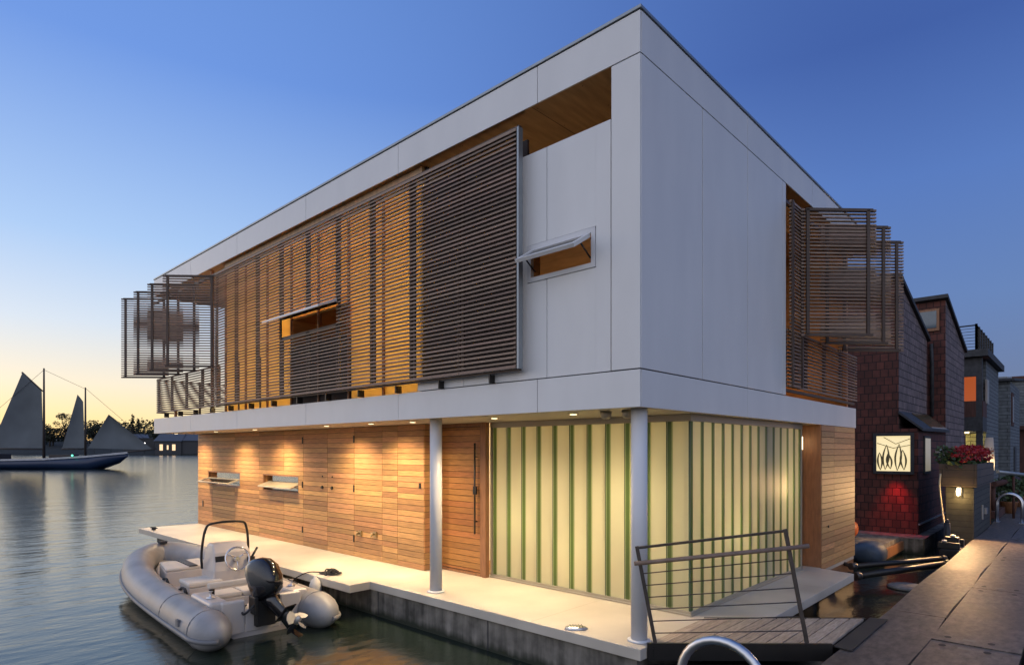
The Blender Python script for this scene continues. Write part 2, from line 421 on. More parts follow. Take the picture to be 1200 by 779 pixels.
# roof band, coping, roof
rb = MB()
panel_run(rb, 'y', sp, 5.543, 5.932, 0.0); panel_run(rb, 'y', sp, 5.543, 5.932, W - .018)
for a, b in zip(xs_[:-1], xs_[1:]):
    rb.box(max(a, .018) + .004, min(b, W - .018) - .004, 0, .018, 5.543, 5.932); rb.box(max(a, .018) + .004, min(b, W - .018) - .004, D_ - .018, D_, 5.543, 5.932)
rb.build('roof_band', 'panel', H, bevel=.002)
rc = MB(); rc.box(.0185, W - .0185, .0185, D_ - .0185, 5.555, 5.938); rc.build('roof_core', 'joint', H)
cp = MB(); cp.box(-.012, W + .012, -.012, D_ + .012, 5.944, 5.975); cp.build('roof_coping', 'coping', H, bevel=.004)
ce = MB(); ce.box(.019, W - .019, .019, D_ - .019, 5.545, 5.554)
for yy in [.12 + .6 * i for i in range(22)]:
    for xx in (.08, .55):
        ce.add([(xx + .007 * math.cos(t * PI / 3), yy + .007 * math.sin(t * PI / 3), 5.543) for t in range(6)], [tuple(reversed(range(6)))], 1)
for yy in (1.35, 3.8, 6.2, 8.7): ce.box(.02, 3.0, yy, yy + .006, 5.5435, 5.5445, 1)
ce.build('ceiling', ['ply', 'joint'], H)
# upper white walls
wp = MB()
wp.box(0, .018, .004, .318, 2.612, 5.531)                                   # corner strip, left face
for a, b in ((0.018, 1.268), (1.281, 2.488), (2.501, 3.682), (3.692, 3.82)): wp.box(a, b, 0, .018, 2.612, 5.531)
wp.box(.004, .0185, .3, .322, 2.612, 5.531)
wp.build('wall_panel', 'panel', H, bevel=.002)
wb = MB(); wb.box(.0185, .14, .0185, .31, 2.6, 5.545); wb.box(.14, 3.8, .0185, .12, 2.6, 5.545)
wb.box(3.72, 3.80, .12, 1.28, 2.6, 5.545)
wb.build('wall_backing', 'joint', H)
# parapet panel with the awning window, set back a little
z0, z1 = 2.612, 5.04
wy0, wy1, wz0, wz1 = .513, 1.403, 3.652, 4.048
p = MB(); X0, X1 = .012, .05
def holed(mb, ya, yb, za, zb, m=0):
    mb.box(X0, X1, ya, yb, za, zb, m)
holed(p, .336, wy0 - .005, z0, z1)
holed(p, wy0 - .005, 1.130, z0, wz0 - .005); holed(p, wy0 - .005, 1.130, wz1 + .005, z1)
holed(p, 1.137, wy1 + .005, z0, wz0 - .005); holed(p, 1.137, wy1 + .005, wz1 + .005, z1)
holed(p, wy1 + .005, 1.53, z0, z1); holed(p, 1.53, 2.42, z0, 2.78); holed(p, 2.427, 3.30, z0, 2.78)
p.build('parapet_panel', 'panel', H, bevel=.002)
pk = MB()
for a, b, c, e in ((.325, wy0, z0, z1 - .02), (wy1, 1.53, z0, z1 - .02), (1.53, 3.29, z0, 2.77)): pk.box(.052, .13, a, b, c, e)
pk.box(.052, .13, wy0, wy1, z0, wz0); pk.box(.052, .13, wy0, wy1, wz1, z1 - .02)
pk.build('parapet_core', 'joint', H)

def awning(frame_mats, y0, y1, z0, z1, xf, fw, hinge_z, reach, drop, sash_t, inner, depth, sash_m='sash', inset=.0, parent=H):
    """window in a wall facing -x: frame, hopper sash tilted out, timber reveal"""
    fr = MB()
    for a, b, c, e in ((y0, y0 + fw, z0, z1), (y1 - fw, y1, z0, z1), (y0 + fw, y1 - fw, z0, z0 + fw), (y0 + fw, y1 - fw, z1 - fw, z1)):
        fr.box(xf, xf + .05, a, b, c, e)
    wnd = fr.build('window', frame_mats, parent, bevel=.002)
    rv = MB(); a, b, c, e = y0 + fw, y1 - fw, z0 + fw, z1 - fw; t = .012; xa, xb = xf + .051, xf + depth
    rv.box(xa, xb, a - t, a, c, e); rv.box(xa, xb, b, b + t, c, e); rv.box(xa, xb, a - t, b + t, e, e + t); rv.box(xa, xb, a - t, b + t, c - t, c)
    rv.build('reveal', inner, wnd)
    # sash as a frame with a pane
    g = .012; ya, yb = a + g, b - g
    hx = xf + .02 + inset
    A = Vector((hx, 0, hinge_z)); B = Vector((hx - reach, 0, hinge_z - drop))
    u = (B - A).normalized(); nrm = Vector((u.z, 0, -u.x)); L_ = (B - A).length
    if nrm.z < 0: nrm = -nrm
    def slab(mb, s0, s1, q0, q1, t0, t1):
        vs = []
        for yy in (q0, q1):
            for s_, t_ in ((s0, t0), (s1, t0), (s1, t1), (s0, t1)):
                P_ = A + u * s_ + nrm * t_; vs.append((P_.x, yy, P_.z))
        mb.add(vs, [(0, 1, 2, 3), (7, 6, 5, 4), (0, 4, 5, 1), (1, 5, 6, 2), (2, 6, 7, 3), (3, 7, 4, 0)])
    sm = MB(); k = .045
    slab(sm, 0, L_, ya, ya + k, 0, sash_t); slab(sm, 0, L_, yb - k, yb, 0, sash_t)
    slab(sm, 0, k, ya + k, yb - k, 0, sash_t); slab(sm, L_ - k, L_, ya + k, yb - k, 0, sash_t)
    ss = sm.build('sash', sash_m, wnd, bevel=.002, recalc=True)
    pm = MB(); slab(pm, k, L_ - k, ya + k, yb - k, sash_t * .3, sash_t * .6); pm.build('pane', 'pane', ss, recalc=True)
    # stay arms
    for yy in (ya + .02, yb - .02):
        st = MB(); P0 = A + u * (L_ * .55); st.bar((P0.x, yy, P0.z), (hx + .02, yy, z0 + fw + .06), .012, .012); st.build('stay', 'black', wnd)
    return wnd
awning('sash', wy0, wy1, wz0, wz1, .004, .05, 3.965, .27, .165, .04, 'roomwood', .16)

# upper rooms: floor is the band core; timber and plaster walls
rm = MB()
rm.box(1.9, 1.94, .12, 3.28, 2.6, 5.545)                        # wall of the corner room
rm.build('room_wall', 'roomwood', H)
r2 = MB(); r2.box(.205, 4.6, 3.30, 3.36, 2.6, 5.545); r2.box(4.6, 4.66, 3.3, 9.5, 2.6, 5.545); r2.box(.205, 4.66, 9.42, 9.5, 2.6, 5.545)
r2.build('inner_wall', 'room', H)
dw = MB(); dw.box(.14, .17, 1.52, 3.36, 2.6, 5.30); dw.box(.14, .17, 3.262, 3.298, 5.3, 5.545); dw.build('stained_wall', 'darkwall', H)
# shades between mullions
seam = [1.45, 2.36, 3.27, 4.15, 5.03, 5.90, 6.78, 7.66, 8.54, 9.45]
for i in range(2, 9):
    a, b = seam[i] + .03, seam[i + 1] - .03
    if i == 2: a = 3.31
    s_ = MB(); mid = (a + b) / 2
    if i in (4, 5):
        s_.box(.10, .105, a - .016, b + .011, 4.028, 5.32)
    else:
        s_.box(.10, .105, max(a - .016, 3.31), b + .011, 2.604, 5.32)
    s_.build('window_shade', 'shade', H)
    mu = MB(); mu.box(.07, .13, b + .012, b + .048, 2.603, 5.32); mu.build('mullion', 'frame_wood', H)
k = MB(); k.box(.08, .205, 3.30, 9.5, 5.322, 5.543); k.build('header', 'ply', H)
# the open hatch between two shades
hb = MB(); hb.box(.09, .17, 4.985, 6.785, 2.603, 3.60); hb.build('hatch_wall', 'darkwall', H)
hb = MB(); hb.box(.107, 1.5, 4.985, 6.785, 4.03, 4.06); hb.box(.09, 1.5, 6.74, 6.785, 3.602, 4.028); hb.box(.09, 1.5, 4.985, 5.02, 3.602, 4.028); hb.box(1.5, 1.53, 4.99, 6.77, 3.58, 4.06); hb.box(.175, 1.5, 5.0, 6.76, 3.57, 3.60)
hb.build('hatch_reveal', 'roomwood', H)
for a, b in ((5.25, 5.52), (5.55, 5.66), (6.3, 6.42)):
    hb = MB(); hb.box(1.494, 1.498, a, b, 3.62, 3.93); hb.build('lit_inner_pane', 'litpane', H)

# ---- louvre screens
def screen(A, B, z0, z1, name='louver_screen', pitch=.051, sh=.021, sd=.028, over=.012, stiles=(0.0, 1.0), skip=None, parent=H, stile_side=1, bars=False):
    A = Vector((A[0], A[1], 0)); B = Vector((B[0], B[1], 0)); d_ = (B - A).normalized(); n_ = Vector((d_.y, -d_.x, 0))
    L_ = (B - A).length; mb = MB(); k = 0; z = z0
    n = int(round((z1 - z0) / pitch))
    for k in range(n + 1):
        z = z0 + (z1 - z0) * k / n
        if skip and skip[0] < z < skip[1]: continue
        a = A - d_ * over; b = B + d_ * over
        h_ = sh * (1.5 if k in (0, n) else 1)
        mb.bar((a.x, a.y, z), (b.x, b.y, z), sd, h_, 0)
    segs = [(z0 - .01, z1 + .01)] if not skip else [(z0 - .01, skip[0]), (skip[1], z1 + .01)]
    for t in stiles:
        off = min(max(t * L_, .028), L_ - .028)
        P_ = A + d_ * off + n_ * ((sd / 2 + .012) * stile_side)
        for q0, q1 in segs:
            mb.bar((P_.x, P_.y, q0), (P_.x, P_.y, q1), .024, .045, 1, up=(d_.x, d_.y, 0))
    if bars or skip:
        for q in ([skip[0], skip[1]] if skip else [z0, z1]):
            P0 = A + n_ * ((sd / 2 + .012) * stile_side); P1 = B + n_ * ((sd / 2 + .012) * stile_side)
            mb.bar((P0.x, P0.y, q), (P1.x, P1.y, q), .024, .04, 1)
    return mb.build(name, ['slat', 'slatdark'], parent)
SX = -.115
for i in range(9):
    a, b = seam[i], seam[i + 1]
    screen((SX, a + .006), (SX, b - .006), 2.745, 5.285, over=.004, skip=(3.70, 4.03) if i in (4, 5) else None, stiles=(0, 1))
ed = MB(); ed.box(SX - .018, SX + .05, 1.405, 1.43, 2.72, 5.30); ed.build('screen_end_post', 'coping', H)
for P_ in ((1.44, 13.2, 5.30, 5.345), (1.44, 9.5, 2.705, 2.73)):
    tr = MB(); tr.box(SX + .03, SX + .07, *P_); tr.build('screen_track', 'slatdark', H)
for y in [1.9 + .88 * i for i in range(13)]:
    br = MB(); br.box(SX + .045, .03, y, y + .02, 2.603, 2.70); br.build('screen_bracket', 'black', H)
# flap over the cut-out
fl = MB()
A_ = Vector((-.13, 0, 4.03)); B_ = Vector((-.44, 0, 3.90))
fl.add([(A_.x, 5.0, A_.z), (B_.x, 5.0, B_.z), (B_.x, 6.76, B_.z), (A_.x, 6.76, A_.z), (A_.x, 5.0, A_.z + .05), (B_.x, 5.0, B_.z + .035), (B_.x, 6.76, B_.z + .035), (A_.x, 6.76, A_.z + .05)],
       [(3, 2, 1, 0), (4, 5, 6, 7), (0, 1, 5, 4), (1, 2, 6, 5), (2, 3, 7, 6), (3, 0, 4, 7)])
fl.build('screen_flap', 'sash', H, bevel=.004, recalc=True)
# railing behind and beyond the screens
for i in range(7, 9):
    a = 1.51 + .89 * i
    k = MB(); k.box(-.02, .004, a - .012, a + .012, 2.603, 3.515); k.build('railing_post', 'slatdark', H)
for i in range(9, 13):
    a = 1.51 + .89 * i; b = min(a + .89, 13.2)
    screen((-.02, a + .004), (-.02, b - .004), 2.745, 3.515, name='balcony_railing', over=.004 if b < 13.1 else .05, stiles=(0, 1), sd=.03)
screen((.02, 13.24), (6.9, 13.24), 2.745, 3.515, name='balcony_railing', stiles=(0, .14, .28, .42, .56, .7, .84, 1))
for P_ in ((.0, .05, 12.0, 12.05, 2.603, 2.76), (.35, .40, 9.52, 9.57, 2.603, 5.54), (.06, .12, 10.1, 10.14, 2.603, 5.54)):
    rp_ = MB(); rp_.box(*P_); rp_.build('terrace_post', 'frame_wood', H)
# swung-out shutters, left end
for i, y in enumerate((9.56, 10.47, 11.38, 12.27)):
    screen((-.10, y), (-.10 - .655, y + .655), 3.50, 5.27, name='louver_shutter', over=.06, stiles=(0.0, .95), bars=True, stile_side=-1)
# right face: fixed screen, railing, shutters
screen((3.845, -.05), (4.30, -.05), 2.745, 5.285, over=.004, stile_side=1)
for i in range(4):
    a = 3.85 + .89 * i; screen((a, .0), (a + .885, .0), 2.745, 3.515, name='balcony_railing', over=.004 if i < 3 else .03, sd=.03, stile_side=-1)
for i, x in enumerate((4.285, 5.20, 6.12)):
    screen((x, -.10), (x + .69, -.79), 3.49, 5.27, name='louver_shutter', over=.06, sh=.021, sd=.042, stiles=(0.0, .93), bars=True)
for P_ in ((.02, .07, 5.30, 5.345), (.0, .04, 2.66, 2.70)):
    tr = MB(); tr.box(3.83, 7.32, *P_); tr.build('screen_track', 'slatdark', H)
bk = MB(); bk.box(3.82, 7.38, 1.3, 1.36, 2.6, 5.545); bk.box(7.33, 7.40, .13, 1.3, 2.6, 5.545); bk.build('balcony_wall', 'roomwood', H)
for P_ in ((4.4, 5.0), (5.7, 6.5)):
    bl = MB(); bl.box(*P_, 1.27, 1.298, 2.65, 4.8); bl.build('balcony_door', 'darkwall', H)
for x in (5.35, 6.75):
    lb = MB(); lb.box(x - .04, x + .04, 1.24, 1.299, 3.55, 3.75); wl = lb.build('wall_lamp', 'black', H)
    lb = MB(); lb.ell((x, 1.18, 3.65), .055, .055, .08); lb.build('bulb', 'lamp', wl)
    light('balcony_light', 'POINT', (x, .95, 3.3), 3.5, (1, .5, .18), .06)

# ---- ground floor
bd = MB()
ysm = [4.40, 5.06, 5.48, 6.31, 7.19, 8.08, 8.86, 9.97, 11.2, 12.46, 13.38]
rows = 25; hgt = 2.246 / rows
wins = ((8.26, 9.80), (10.92, 12.74)); wrow = (11, 15)
bk = MB(); bk.box(1.02, 1.2, 4.43, 13.36, .002, .96); bk.box(1.02, 1.2, 4.43, 13.36, 1.36, 2.249)
prev = 4.43
for a, b in wins: bk.box(1.02, 1.2, prev, a - .02, .96, 1.36); prev = b + .02
bk.box(1.02, 1.2, prev, 13.36, .96, 1.36)
bk.build('wall_backing', 'joint', H)
for r in range(rows):
    za, zb = r * hgt + .0045, (r + 1) * hgt - .0025
    for a, b in zip(ysm[:-1], ysm[1:]):
        cuts = [(a + .003, b - .003)]
        if wrow[0] <= r < wrow[1]:
            for wa, wb_ in wins:
                nc = []
                for c, e in cuts:
                    if wb_ <= c or wa >= e: nc.append((c, e)); continue
                    if c < wa - .03: nc.append((c, wa))
                    if e > wb_ + .03: nc.append((wb_, e))
                cuts = nc
        for c, e in cuts: bd.box(1.0, 1.019, c, e, za, zb)
    bd.box(1.019, 1.30, 4.385, 4.399, za, zb)             # return beside the door
    bd.box(1.0, 1.018, 4.385, 4.397, za, zb)
bd.build('cedar_cladding', 'cedar', H)
awning('frame_wood', 8.26, 9.80, .99, 1.35, 1.004, .03, 1.10, .06, .0, .02, 'roomwood', .2, sash_m='alu', inset=.0)
awning('frame_wood', 10.92, 12.74, .99, 1.35, 1.004, .03, 1.17, .3, .09, .025, 'roomwood', .2, sash_m='alu')
tiltg = MB()
tiltg.add([(.86, 8.32, 1.08), (.86, 9.74, 1.08), (1.12, 9.74, 1.17), (1.12, 8.32, 1.17), (.86, 8.32, 1.11), (.86, 9.74, 1.11), (1.12, 9.74, 1.20), (1.12, 8.32, 1.20)],
          [(3, 2, 1, 0), (4, 5, 6, 7), (0, 1, 5, 4), (1, 2, 6, 5), (2, 3, 7, 6), (3, 0, 4, 7)])
tiltg.build('hopper_leaf', 'alu', H, recalc=True, bevel=.003)
# closet doors' hardware on the cladding
for y in (7.36, 7.02):
    k = MB(); k.lathe((0, 0, 0), [(.03, 0), (.032, .02), (.022, .03)], 14); k.xf(Matrix.Translation((1.0, y, 1.16)) @ Matrix.Rotation(-PI / 2, 4, 'Y')); k.build('closet_knob', 'black', H)
    k = MB(); k.lathe((0, 0, 0), [(.014, 0), (.014, .012)], 10); k.xf(Matrix.Translation((1.0, y, 1.36)) @ Matrix.Rotation(-PI / 2, 4, 'Y')); k.build('closet_lock', 'black', H)
for y in (8.10, 6.31):
    for z in (.25, 1.12, 1.98):
        k = MB(); k.box(.985, .999, y - .012, y + .012, z, z + .12); k.build('hinge', 'black', H)
def tap(y, z):
    k = MB(); k.box(.97, .999, y - .05, y + .05, z - .045, z + .045); e = k.build('hose_tap', 'brass', H, bevel=.004)
    k = MB(); k.tube([(.97, y, z), (.92, y, z), (.90, y, z - .03)], .014, 8); k.tube([(.93, y - .04, z + .03), (.93, y + .04, z + .03)], .008, 6); k.build('spout', 'brass', e)
tap(6.10, .42); tap(5.66, .44)
k = MB(); k.box(.985, .999, 13.02, 13.07, .45, .6); k.build('wall_socket', 'black', H)
k = MB(); k.box(.99, .999, 4.46, 4.51, 1.26, 1.34); k.build('door_bell', 'black', H)
# timber entrance door
dr = MB()
for r in range(rows):
    dr.box(1.30, 1.325, 3.47, 4.33, r * hgt + .05 * (r == 0) + .003, (r + 1) * hgt - .004 if r < rows - 1 else 2.19)
door = dr.build('entrance_door', 'door', H)
k = MB(); k.box(1.322, 1.36, 3.40, 4.37, .01, 2.248); k.build('door_core', 'darkwall', door)
k = MB(); k.box(1.265, 1.34, 3.32, 3.395, .0, 2.249); k.box(1.29, 1.321, 3.395, 3.46, .0, 2.2); k.box(1.28, 1.34, 3.40, 4.384, 2.2, 2.249); k.box(1.285, 1.325, 3.46, 4.38, .002, .04); k.build('door_frame', 'frame_wood', H)
k = MB(); k.tube([(1.25, 3.53, .62), (1.25, 3.53, 1.95)], .014, 10); k.tube([(1.25, 3.53, .8), (1.30, 3.53, .8)], .009, 8); k.tube([(1.25, 3.53, 1.75), (1.30, 3.53, 1.75)], .009, 8); k.box(1.24, 1.27, 3.50, 3.56, 1.2, 1.32)
k.build('handle', 'black', door)
# channel glass walls
fr = MB()
fr.box(1.355, 1.46, .175, 3.318, 2.172, 2.249); fr.box(1.46, 5.06, .175, .28, 2.172, 2.249)
fr.box(1.35, 1.46, .17, 3.318, .0, .022); fr.box(1.365, 1.46, .185, 3.318, .022, .052); fr.box(1.46, 5.06, .17, .28, .0, .022); fr.box(1.46, 5.06, .185, .28, .022, .052)
fr.box(1.36, 1.45, 3.285, 3.318, .052, 2.172); fr.box(5.03, 5.06, .18, .28, .052, 2.172)
fr.box(1.45, 1.47, .265, .285, .052, 2.172)
gw = fr.build('glass_wall_frame', 'alu', H, bevel=.002)
y = 3.283
while y > .30:
    a = max(y - .279, .205); g = MB()
    gb = y - .085
    g.box(1.380, 1.384, gb, gb + .018, .052, 2.172, 3); g.box(1.380, 1.384, gb + .018, y - .022, .052, 2.172, 1); g.box(1.380, 1.384, y - .022, y - .008, .052, 2.172, 3)
    g.box(1.380, 1.384, a, gb, .052, 2.172, 0) if gb > a else None
    g.box(1.378, 1.430, y - .008, y, .052, 2.172, 2)
    g.build('glass_channel', ['glass_cream', 'glass_green', 'glass_line', 'glass_mid'], gw)
    y -= .279
g = MB(); g.box(1.378, 1.39, .196, .215, .052, 2.172, 2); g.box(1.39, 1.44, .196, .2, .052, 2.172, 1); g.build('glass_corner', ['glass_cream', 'glass_green', 'glass_line', 'glass_mid'], gw)
x = 1.44
while x < 5.0:
    b = min(x + .279, 5.03); g = MB()
    g.box(x, b - .085, .200, .204, .052, 2.172, 0); g.box(b - .085, b - .062, .200, .204, .052, 2.172, 3); g.box(b - .062, b - .022, .200, .204, .052, 2.172, 1); g.box(b - .022, b - .008, .200, .204, .052, 2.172, 3); g.box(b - .008, b, .198, .25, .052, 2.172, 2)
    g.build('glass_channel', ['glass_cream', 'glass_green', 'glass_line', 'glass_mid'], gw)
    x += .279
# side door in its recess and the cedar wall beyond
sd = MB(); sd.box(5.065, 5.12, .20, .30, .0, 2.249); sd.box(5.40, 6.05, .30, .34, .0, 2.249); sd.box(5.12, 5.40, .28, .34, 2.12, 2.249); sd.box(5.12, 5.40, .28, .34, .0, .10)
sd.box(5.12, 5.17, .28, .32, .1, 2.12); sd.box(5.34, 5.40, .28, .32, .1, 2.12)
sdo = sd.build('side_door', 'frame_wood', H)
k = MB(); k.box(5.17, 5.34, .295, .31, .1, 2.12); k.build('pane', 'shade', sdo)
k = MB(); k.tube([(5.145, .245, .92), (5.145, .245, 1.08)], .012, 8); k.tube([(5.145, .245, 1.0), (5.145, .285, 1.0)], .008, 8); k.build('handle', 'steel', sdo)
k = MB(); k.box(5.16, 5.22, .22, .279, 1.86, 2.06); k.build('wall_light', 'lamp', H)
cw = MB(); bx_ = MB()
xsm = [5.42, 6.10, 7.34]
rows2 = 24; h2 = (2.246 + .045) / rows2
for r in range(rows2):
    za, zb = -.045 + r * h2 + .004, -.045 + (r + 1) * h2 - .003
    for a, b in zip(xsm[:-1], xsm[1:]): cw.box(a + .003, b - .003, .0, .02, za, zb)
cw.build('cedar_cladding', 'cedar', H)
bx_.box(5.42, 7.34, .021, .12, .001, 2.249); bx_.box(7.24, 7.34, .021, 13.3, .001, 2.249); bx_.build('wall_backing', 'joint', H)
k = MB(); k.box(5.395, 5.419, .005, .30, .0, 2.249); k.build('wall_return', 'frame_wood', H)
k = MB(); k.box(5.36, 7.345, .024, .058, -.40, -.112); k.build('base_board', 'frame_wood', H)
k = MB(); k.lathe((0, 0, 0), [(.022, 0), (.022, .01)], 10); k.xf(Matrix.Translation((5.75, -.003, .62)) @ Matrix.Rotation(PI / 2, 4, 'X')); k.build('wall_vent', 'black', H)
# inside of the lit room
rm = MB(); rm.box(1.46, 7.2, 4.25, 4.3, .0, 2.25); rm.box(7.1, 7.2, .35, 4.25, .0, 2.25); rm.box(5.5, 5.55, .345, 1.2, .0, 2.25)
rm.build('room_wall', 'room', H)
rm = MB(); rm.box(1.5, 7.1, .35, 4.25, .001, .012); rm.build('room_floor', 'roomwood', H)
for P_ in ((3.45, 3.95, .42, .62, .012, .62), (3.5, 4.15, .42, .7, 1.5, 2.15), (2.3, 2.6, .5, .8, .012, .7), (3.6, 3.75, .35, .5, .62, 1.5)):  # unseen dark boxes added to throw dim patches on the lit glass
    fu = MB(); fu.box(*P_); fu.build('glass_shadow_box', 'pane', H)
for c in ((1.85, 2.85, .85, 46), (1.9, 1.85, .55, 36), (1.85, 1.0, 1.25, 30), (2.7, .68, .8, 34), (4.5, .66, 1.25, 50), (3.3, 2.3, 1.9, 36), (5.6, 2.2, 1.8, 18)):
    light('room_light', 'POINT', c[:3], c[3], (1, .82, .53), .16)
# columns
for y in (.155, 3.20):
    k = MB(); k.lathe((.235, y, 0), [(.079, .012), (.079, 2.252)], 28); c = k.build('column', 'column', H)
    k = MB(); k.lathe((.235, y, 0), [(.115, .001), (.115, .012), (.085, .018)], 28); k.build('base_plate', 'column', c)
# recessed downlights
for yy, xx, pw in ((13.0, .36, 330), (10.63, .36, 330), (8.77, .36, 330), (6.13, .36, 330), (4.86, .36, 310), (3.98, .46, 200), (2.37, .48, 260), (1.14, .48, 230)):
    k = MB(); k.lathe((xx, yy, 2.243), [(.052, 0), (.058, .008)], 20); dl = k.build('downlight', 'soffit', H)
    k = MB(); k.lathe((xx, yy, 2.2405), [(.040, 0), (.040, .002)], 18); k.build('lens', 'lamp', dl)
    light('downlight_beam', 'SPOT', (xx, yy, 2.235), pw, WARM, .03, 140, 1.0, (xx + (.25 if yy > 4.4 else 0), yy, 0))
for yy in (.36, .62):                                # eyeball camera and speaker under the soffit by the corner
    k = MB(); k.lathe((.35, yy, 2.17), [(.03, 0), (.055, .02), (.06, .078)], 16); k.build('soffit_spot', 'alu', H)
# upper room lamps
for c in ((1.25, 3.75, 3.55, 150), (1.25, 4.6, 3.4, 150), (1.6, 5.45, 4.7, 110), (1.6, 6.35, 4.7, 110), (1.25, 7.2, 3.3, 120), (1.25, 8.2, 3.2, 125), (1.1, 9.0, 3.2, 75)):
    light('upper_room_light', 'POINT', c[:3], c[3], (1, .66, .27), .15)
light('corner_room_light', 'POINT', (1.0, 1.9, 3.2), 20, (1, .74, .46), .12)
light('hatch_light', 'POINT', (1.3, 5.8, 3.72), .7, (1, .66, .32), .04)
light('terrace_light', 'POINT', (1.2, 10.6, 4.9), 40, (1, .6, .25), .06)

# ------------------------------------------------------------------ gangway between deck and dock
G = thing('gangway', 'timber boarded gangway with one leaning dark steel rail between deck and dock', 'gangway', (1.3, -.65, 0))
gp = lambda t, s: (.12 + 1.16 * t + s * 1.2, .0 - 1.28 * t)     # t across the gap, s along x
bm_ = MB()
nb = 11
for i in range(nb):
    t0, t1 = i / nb + .004, (i + 1) / nb - .004
    q = [gp(t0, 0), gp(t0, 1.0), gp(t1, 1.0), gp(t1, 0)]
    q = [(x + .012 * (1 if k_ in (0, 3) else -1), y_) for k_, (x, y_) in enumerate(q)]
    bm_.prism(q[::-1], .006, .034)
bm_.build('board', 'rampwood', G, bevel=.003)
e = MB()
for s in (0, 1):
    a, b = gp(0.0, s), gp(1.0, s)
    e.bar((a[0], a[1], -.045), (b[0], b[1], -.045), .035, .16)
    if s == 0: e.bar((a[0] + .02, a[1] - .02, -.2), (b[0] + .02, b[1] - .02, -.2), .03, .06)
a, b = gp(.985, 0), gp(.985, 1.0); e.bar((a[0], a[1], -.06), (b[0], b[1], -.06), .03, .12)
a, b = gp(.015, 0), gp(.015, 1.0); e.bar((a[0], a[1] - .02, -.06), (b[0], b[1] - .02, -.06), .03, .1)
e.build('edge_beam', 'black', G)
e = MB(); q = [(1.27, -1.30), (2.60, -1.30), (2.66, -1.46), (1.24, -1.46)]; e.prism(q[::-1], .012, .02); e.build('threshold_plate', 'socket', G)
# rail in the vertical plane above the near edge
dG = Vector((.68, -.733, 0)); O = Vector((.178, -.055, .02))
def rp(u, z): return O + dG * u + Vector((0, 0, z))
pxm = 5.78 / 719.5
def frompx(x, y_): return rp((x - 768) * pxm, (757 - y_) * pxm)
PL0, PL1, PR0, PR1 = frompx(768, 757), frompx(746, 642), frompx(946, 757), frompx(920, 622)
e = MB(); e.bar(PL0, PL1, .014, .034, 0, up=dG); e.build('post', 'rail', G, bevel=.002)
e = MB(); e.bar(PR0, PR1, .014, .038, 0, up=dG); e.build('post', 'rail', G, bevel=.002)
e = MB(); e.bar(PL1 + Vector((0, 0, -.012)), PR1 + Vector((0, 0, -.012)), .034, .012); e.bar(PL1 + Vector((.02, .02, -.03)), PR1 + Vector((.02, .02, -.03)), .01, .01); e.build('top_bar', 'rail', G)
e = MB(); e.tube([frompx(742, 661.5) + Vector((-.03, -.03, 0)), frompx(945, 641) + Vector((-.03, -.03, 0))], .021, 14); e.build('handrail', 'grip', G)
for i in range(6):
    t = (i + 1) / 7
    yl = 661 + (757 - 661) * (i + .95) / 6.9; yr = 641 + (757 - 641) * (i + .95) / 6.9
    tl = (757 - yl) / 115; tR = (757 - yr) / 135
    e = MB(); e.tube([PL0.lerp(PL1, tl), PR0.lerp(PR1, tR)], .0055, 8); e.build('rail_bar', 'rail', G)

# ------------------------------------------------------------------ steel hoops on the dock
def hoop(name, cx_, y0_, y1_, hh, r, label, second=None):
    t = thing(name, label, 'hoop rail', (cx_, (y0_ + y1_) / 2, 0.005))
    for k_, off in enumerate([0] + ([second] if second else [])):
        R_ = abs(y1_ - y0_) / 2; yc_ = (y0_ + y1_) / 2; pts = [(cx_ + off, y0_, .01)]
        for i in range(17):
            a_ = PI * i / 16; pts.append((cx_ + off, yc_ + (y0_ - yc_) * math.cos(a_), hh - R_ + R_ * math.sin(a_)))
        pts.append((cx_ + off, y1_, .01))
        m = MB(); m.tube(pts, r, 14); m.build('hoop', 'steel', t)
    for yy in (y0_, y1_):
        m = MB(); m.box(cx_ - .06, cx_ + (second or 0) + .06, yy - .06, yy + .06, .006, .014); m.build('base_plate', 'steel', t, bevel=.002)
hoop('hoop_rail', -1.60, -1.24, -1.74, .76, .027, 'bare grey steel hoop rail in the foreground before the gangway')
hoop('hoop_rail', 15.0, -1.40, -1.90, .74, .028, 'double steel hoop rail on the dock beyond the flower planter', second=.28)

# ------------------------------------------------------------------ small things on the deck and in the gap
rc_ = MB(); rr = random.Random(5)
for q in range(6):
    pts = []; cx_, cy_ = -.14 + rr.uniform(-.06, .06), 5.22 + rr.uniform(-.1, .1); ra, rb_, ro = rr.uniform(.07, .13), rr.uniform(.04, .08), rr.uniform(0, 3)
    for i in range(18):
        a_ = 2 * PI * i / 18; u_, v_ = ra * math.cos(a_), rb_ * math.sin(a_)
        pts.append((cx_ + u_ * math.cos(ro) - v_ * math.sin(ro), cy_ + u_ * math.sin(ro) + v_ * math.cos(ro), .016 + .012 * q * (.5 + .5 * math.sin(a_ * 2 + q)) + .004 * q))
    rc_.tube(pts, .011, 6, closed=True)
rc_.build('rope_coil', 'rope', label='small tangle of black rope lying on the cream deck edge', cat='rope')
def cleat(x, y, z, rot, label):
    t = thing('cleat', label, 'cleat', (x, y, z), rot, world=False)
    m = MB(); m.tube([(0, -.13, .05), (0, -.06, .06), (0, .06, .06), (0, .13, .05)], [.008, .016, .016, .008], 8); m.build('horn', 'rope', t)
    m = MB(); m.box(-.02, .02, -.05, -.02, 0, .055); m.box(-.02, .02, .02, .05, 0, .055); m.build('foot', 'rope', t)
cleat(-.2, 12.75, .001, .3, 'dark mooring cleat at the far left end of the deck')
dv = MB(); dv.ell((0, 0, 0), .12, .07, .035, 0, 16, 8); 
for i in range(5): dv.bar((-.06 + .03 * i, -.05, .028), (-.06 + .03 * i, .05, .028), .006, .006, 1)
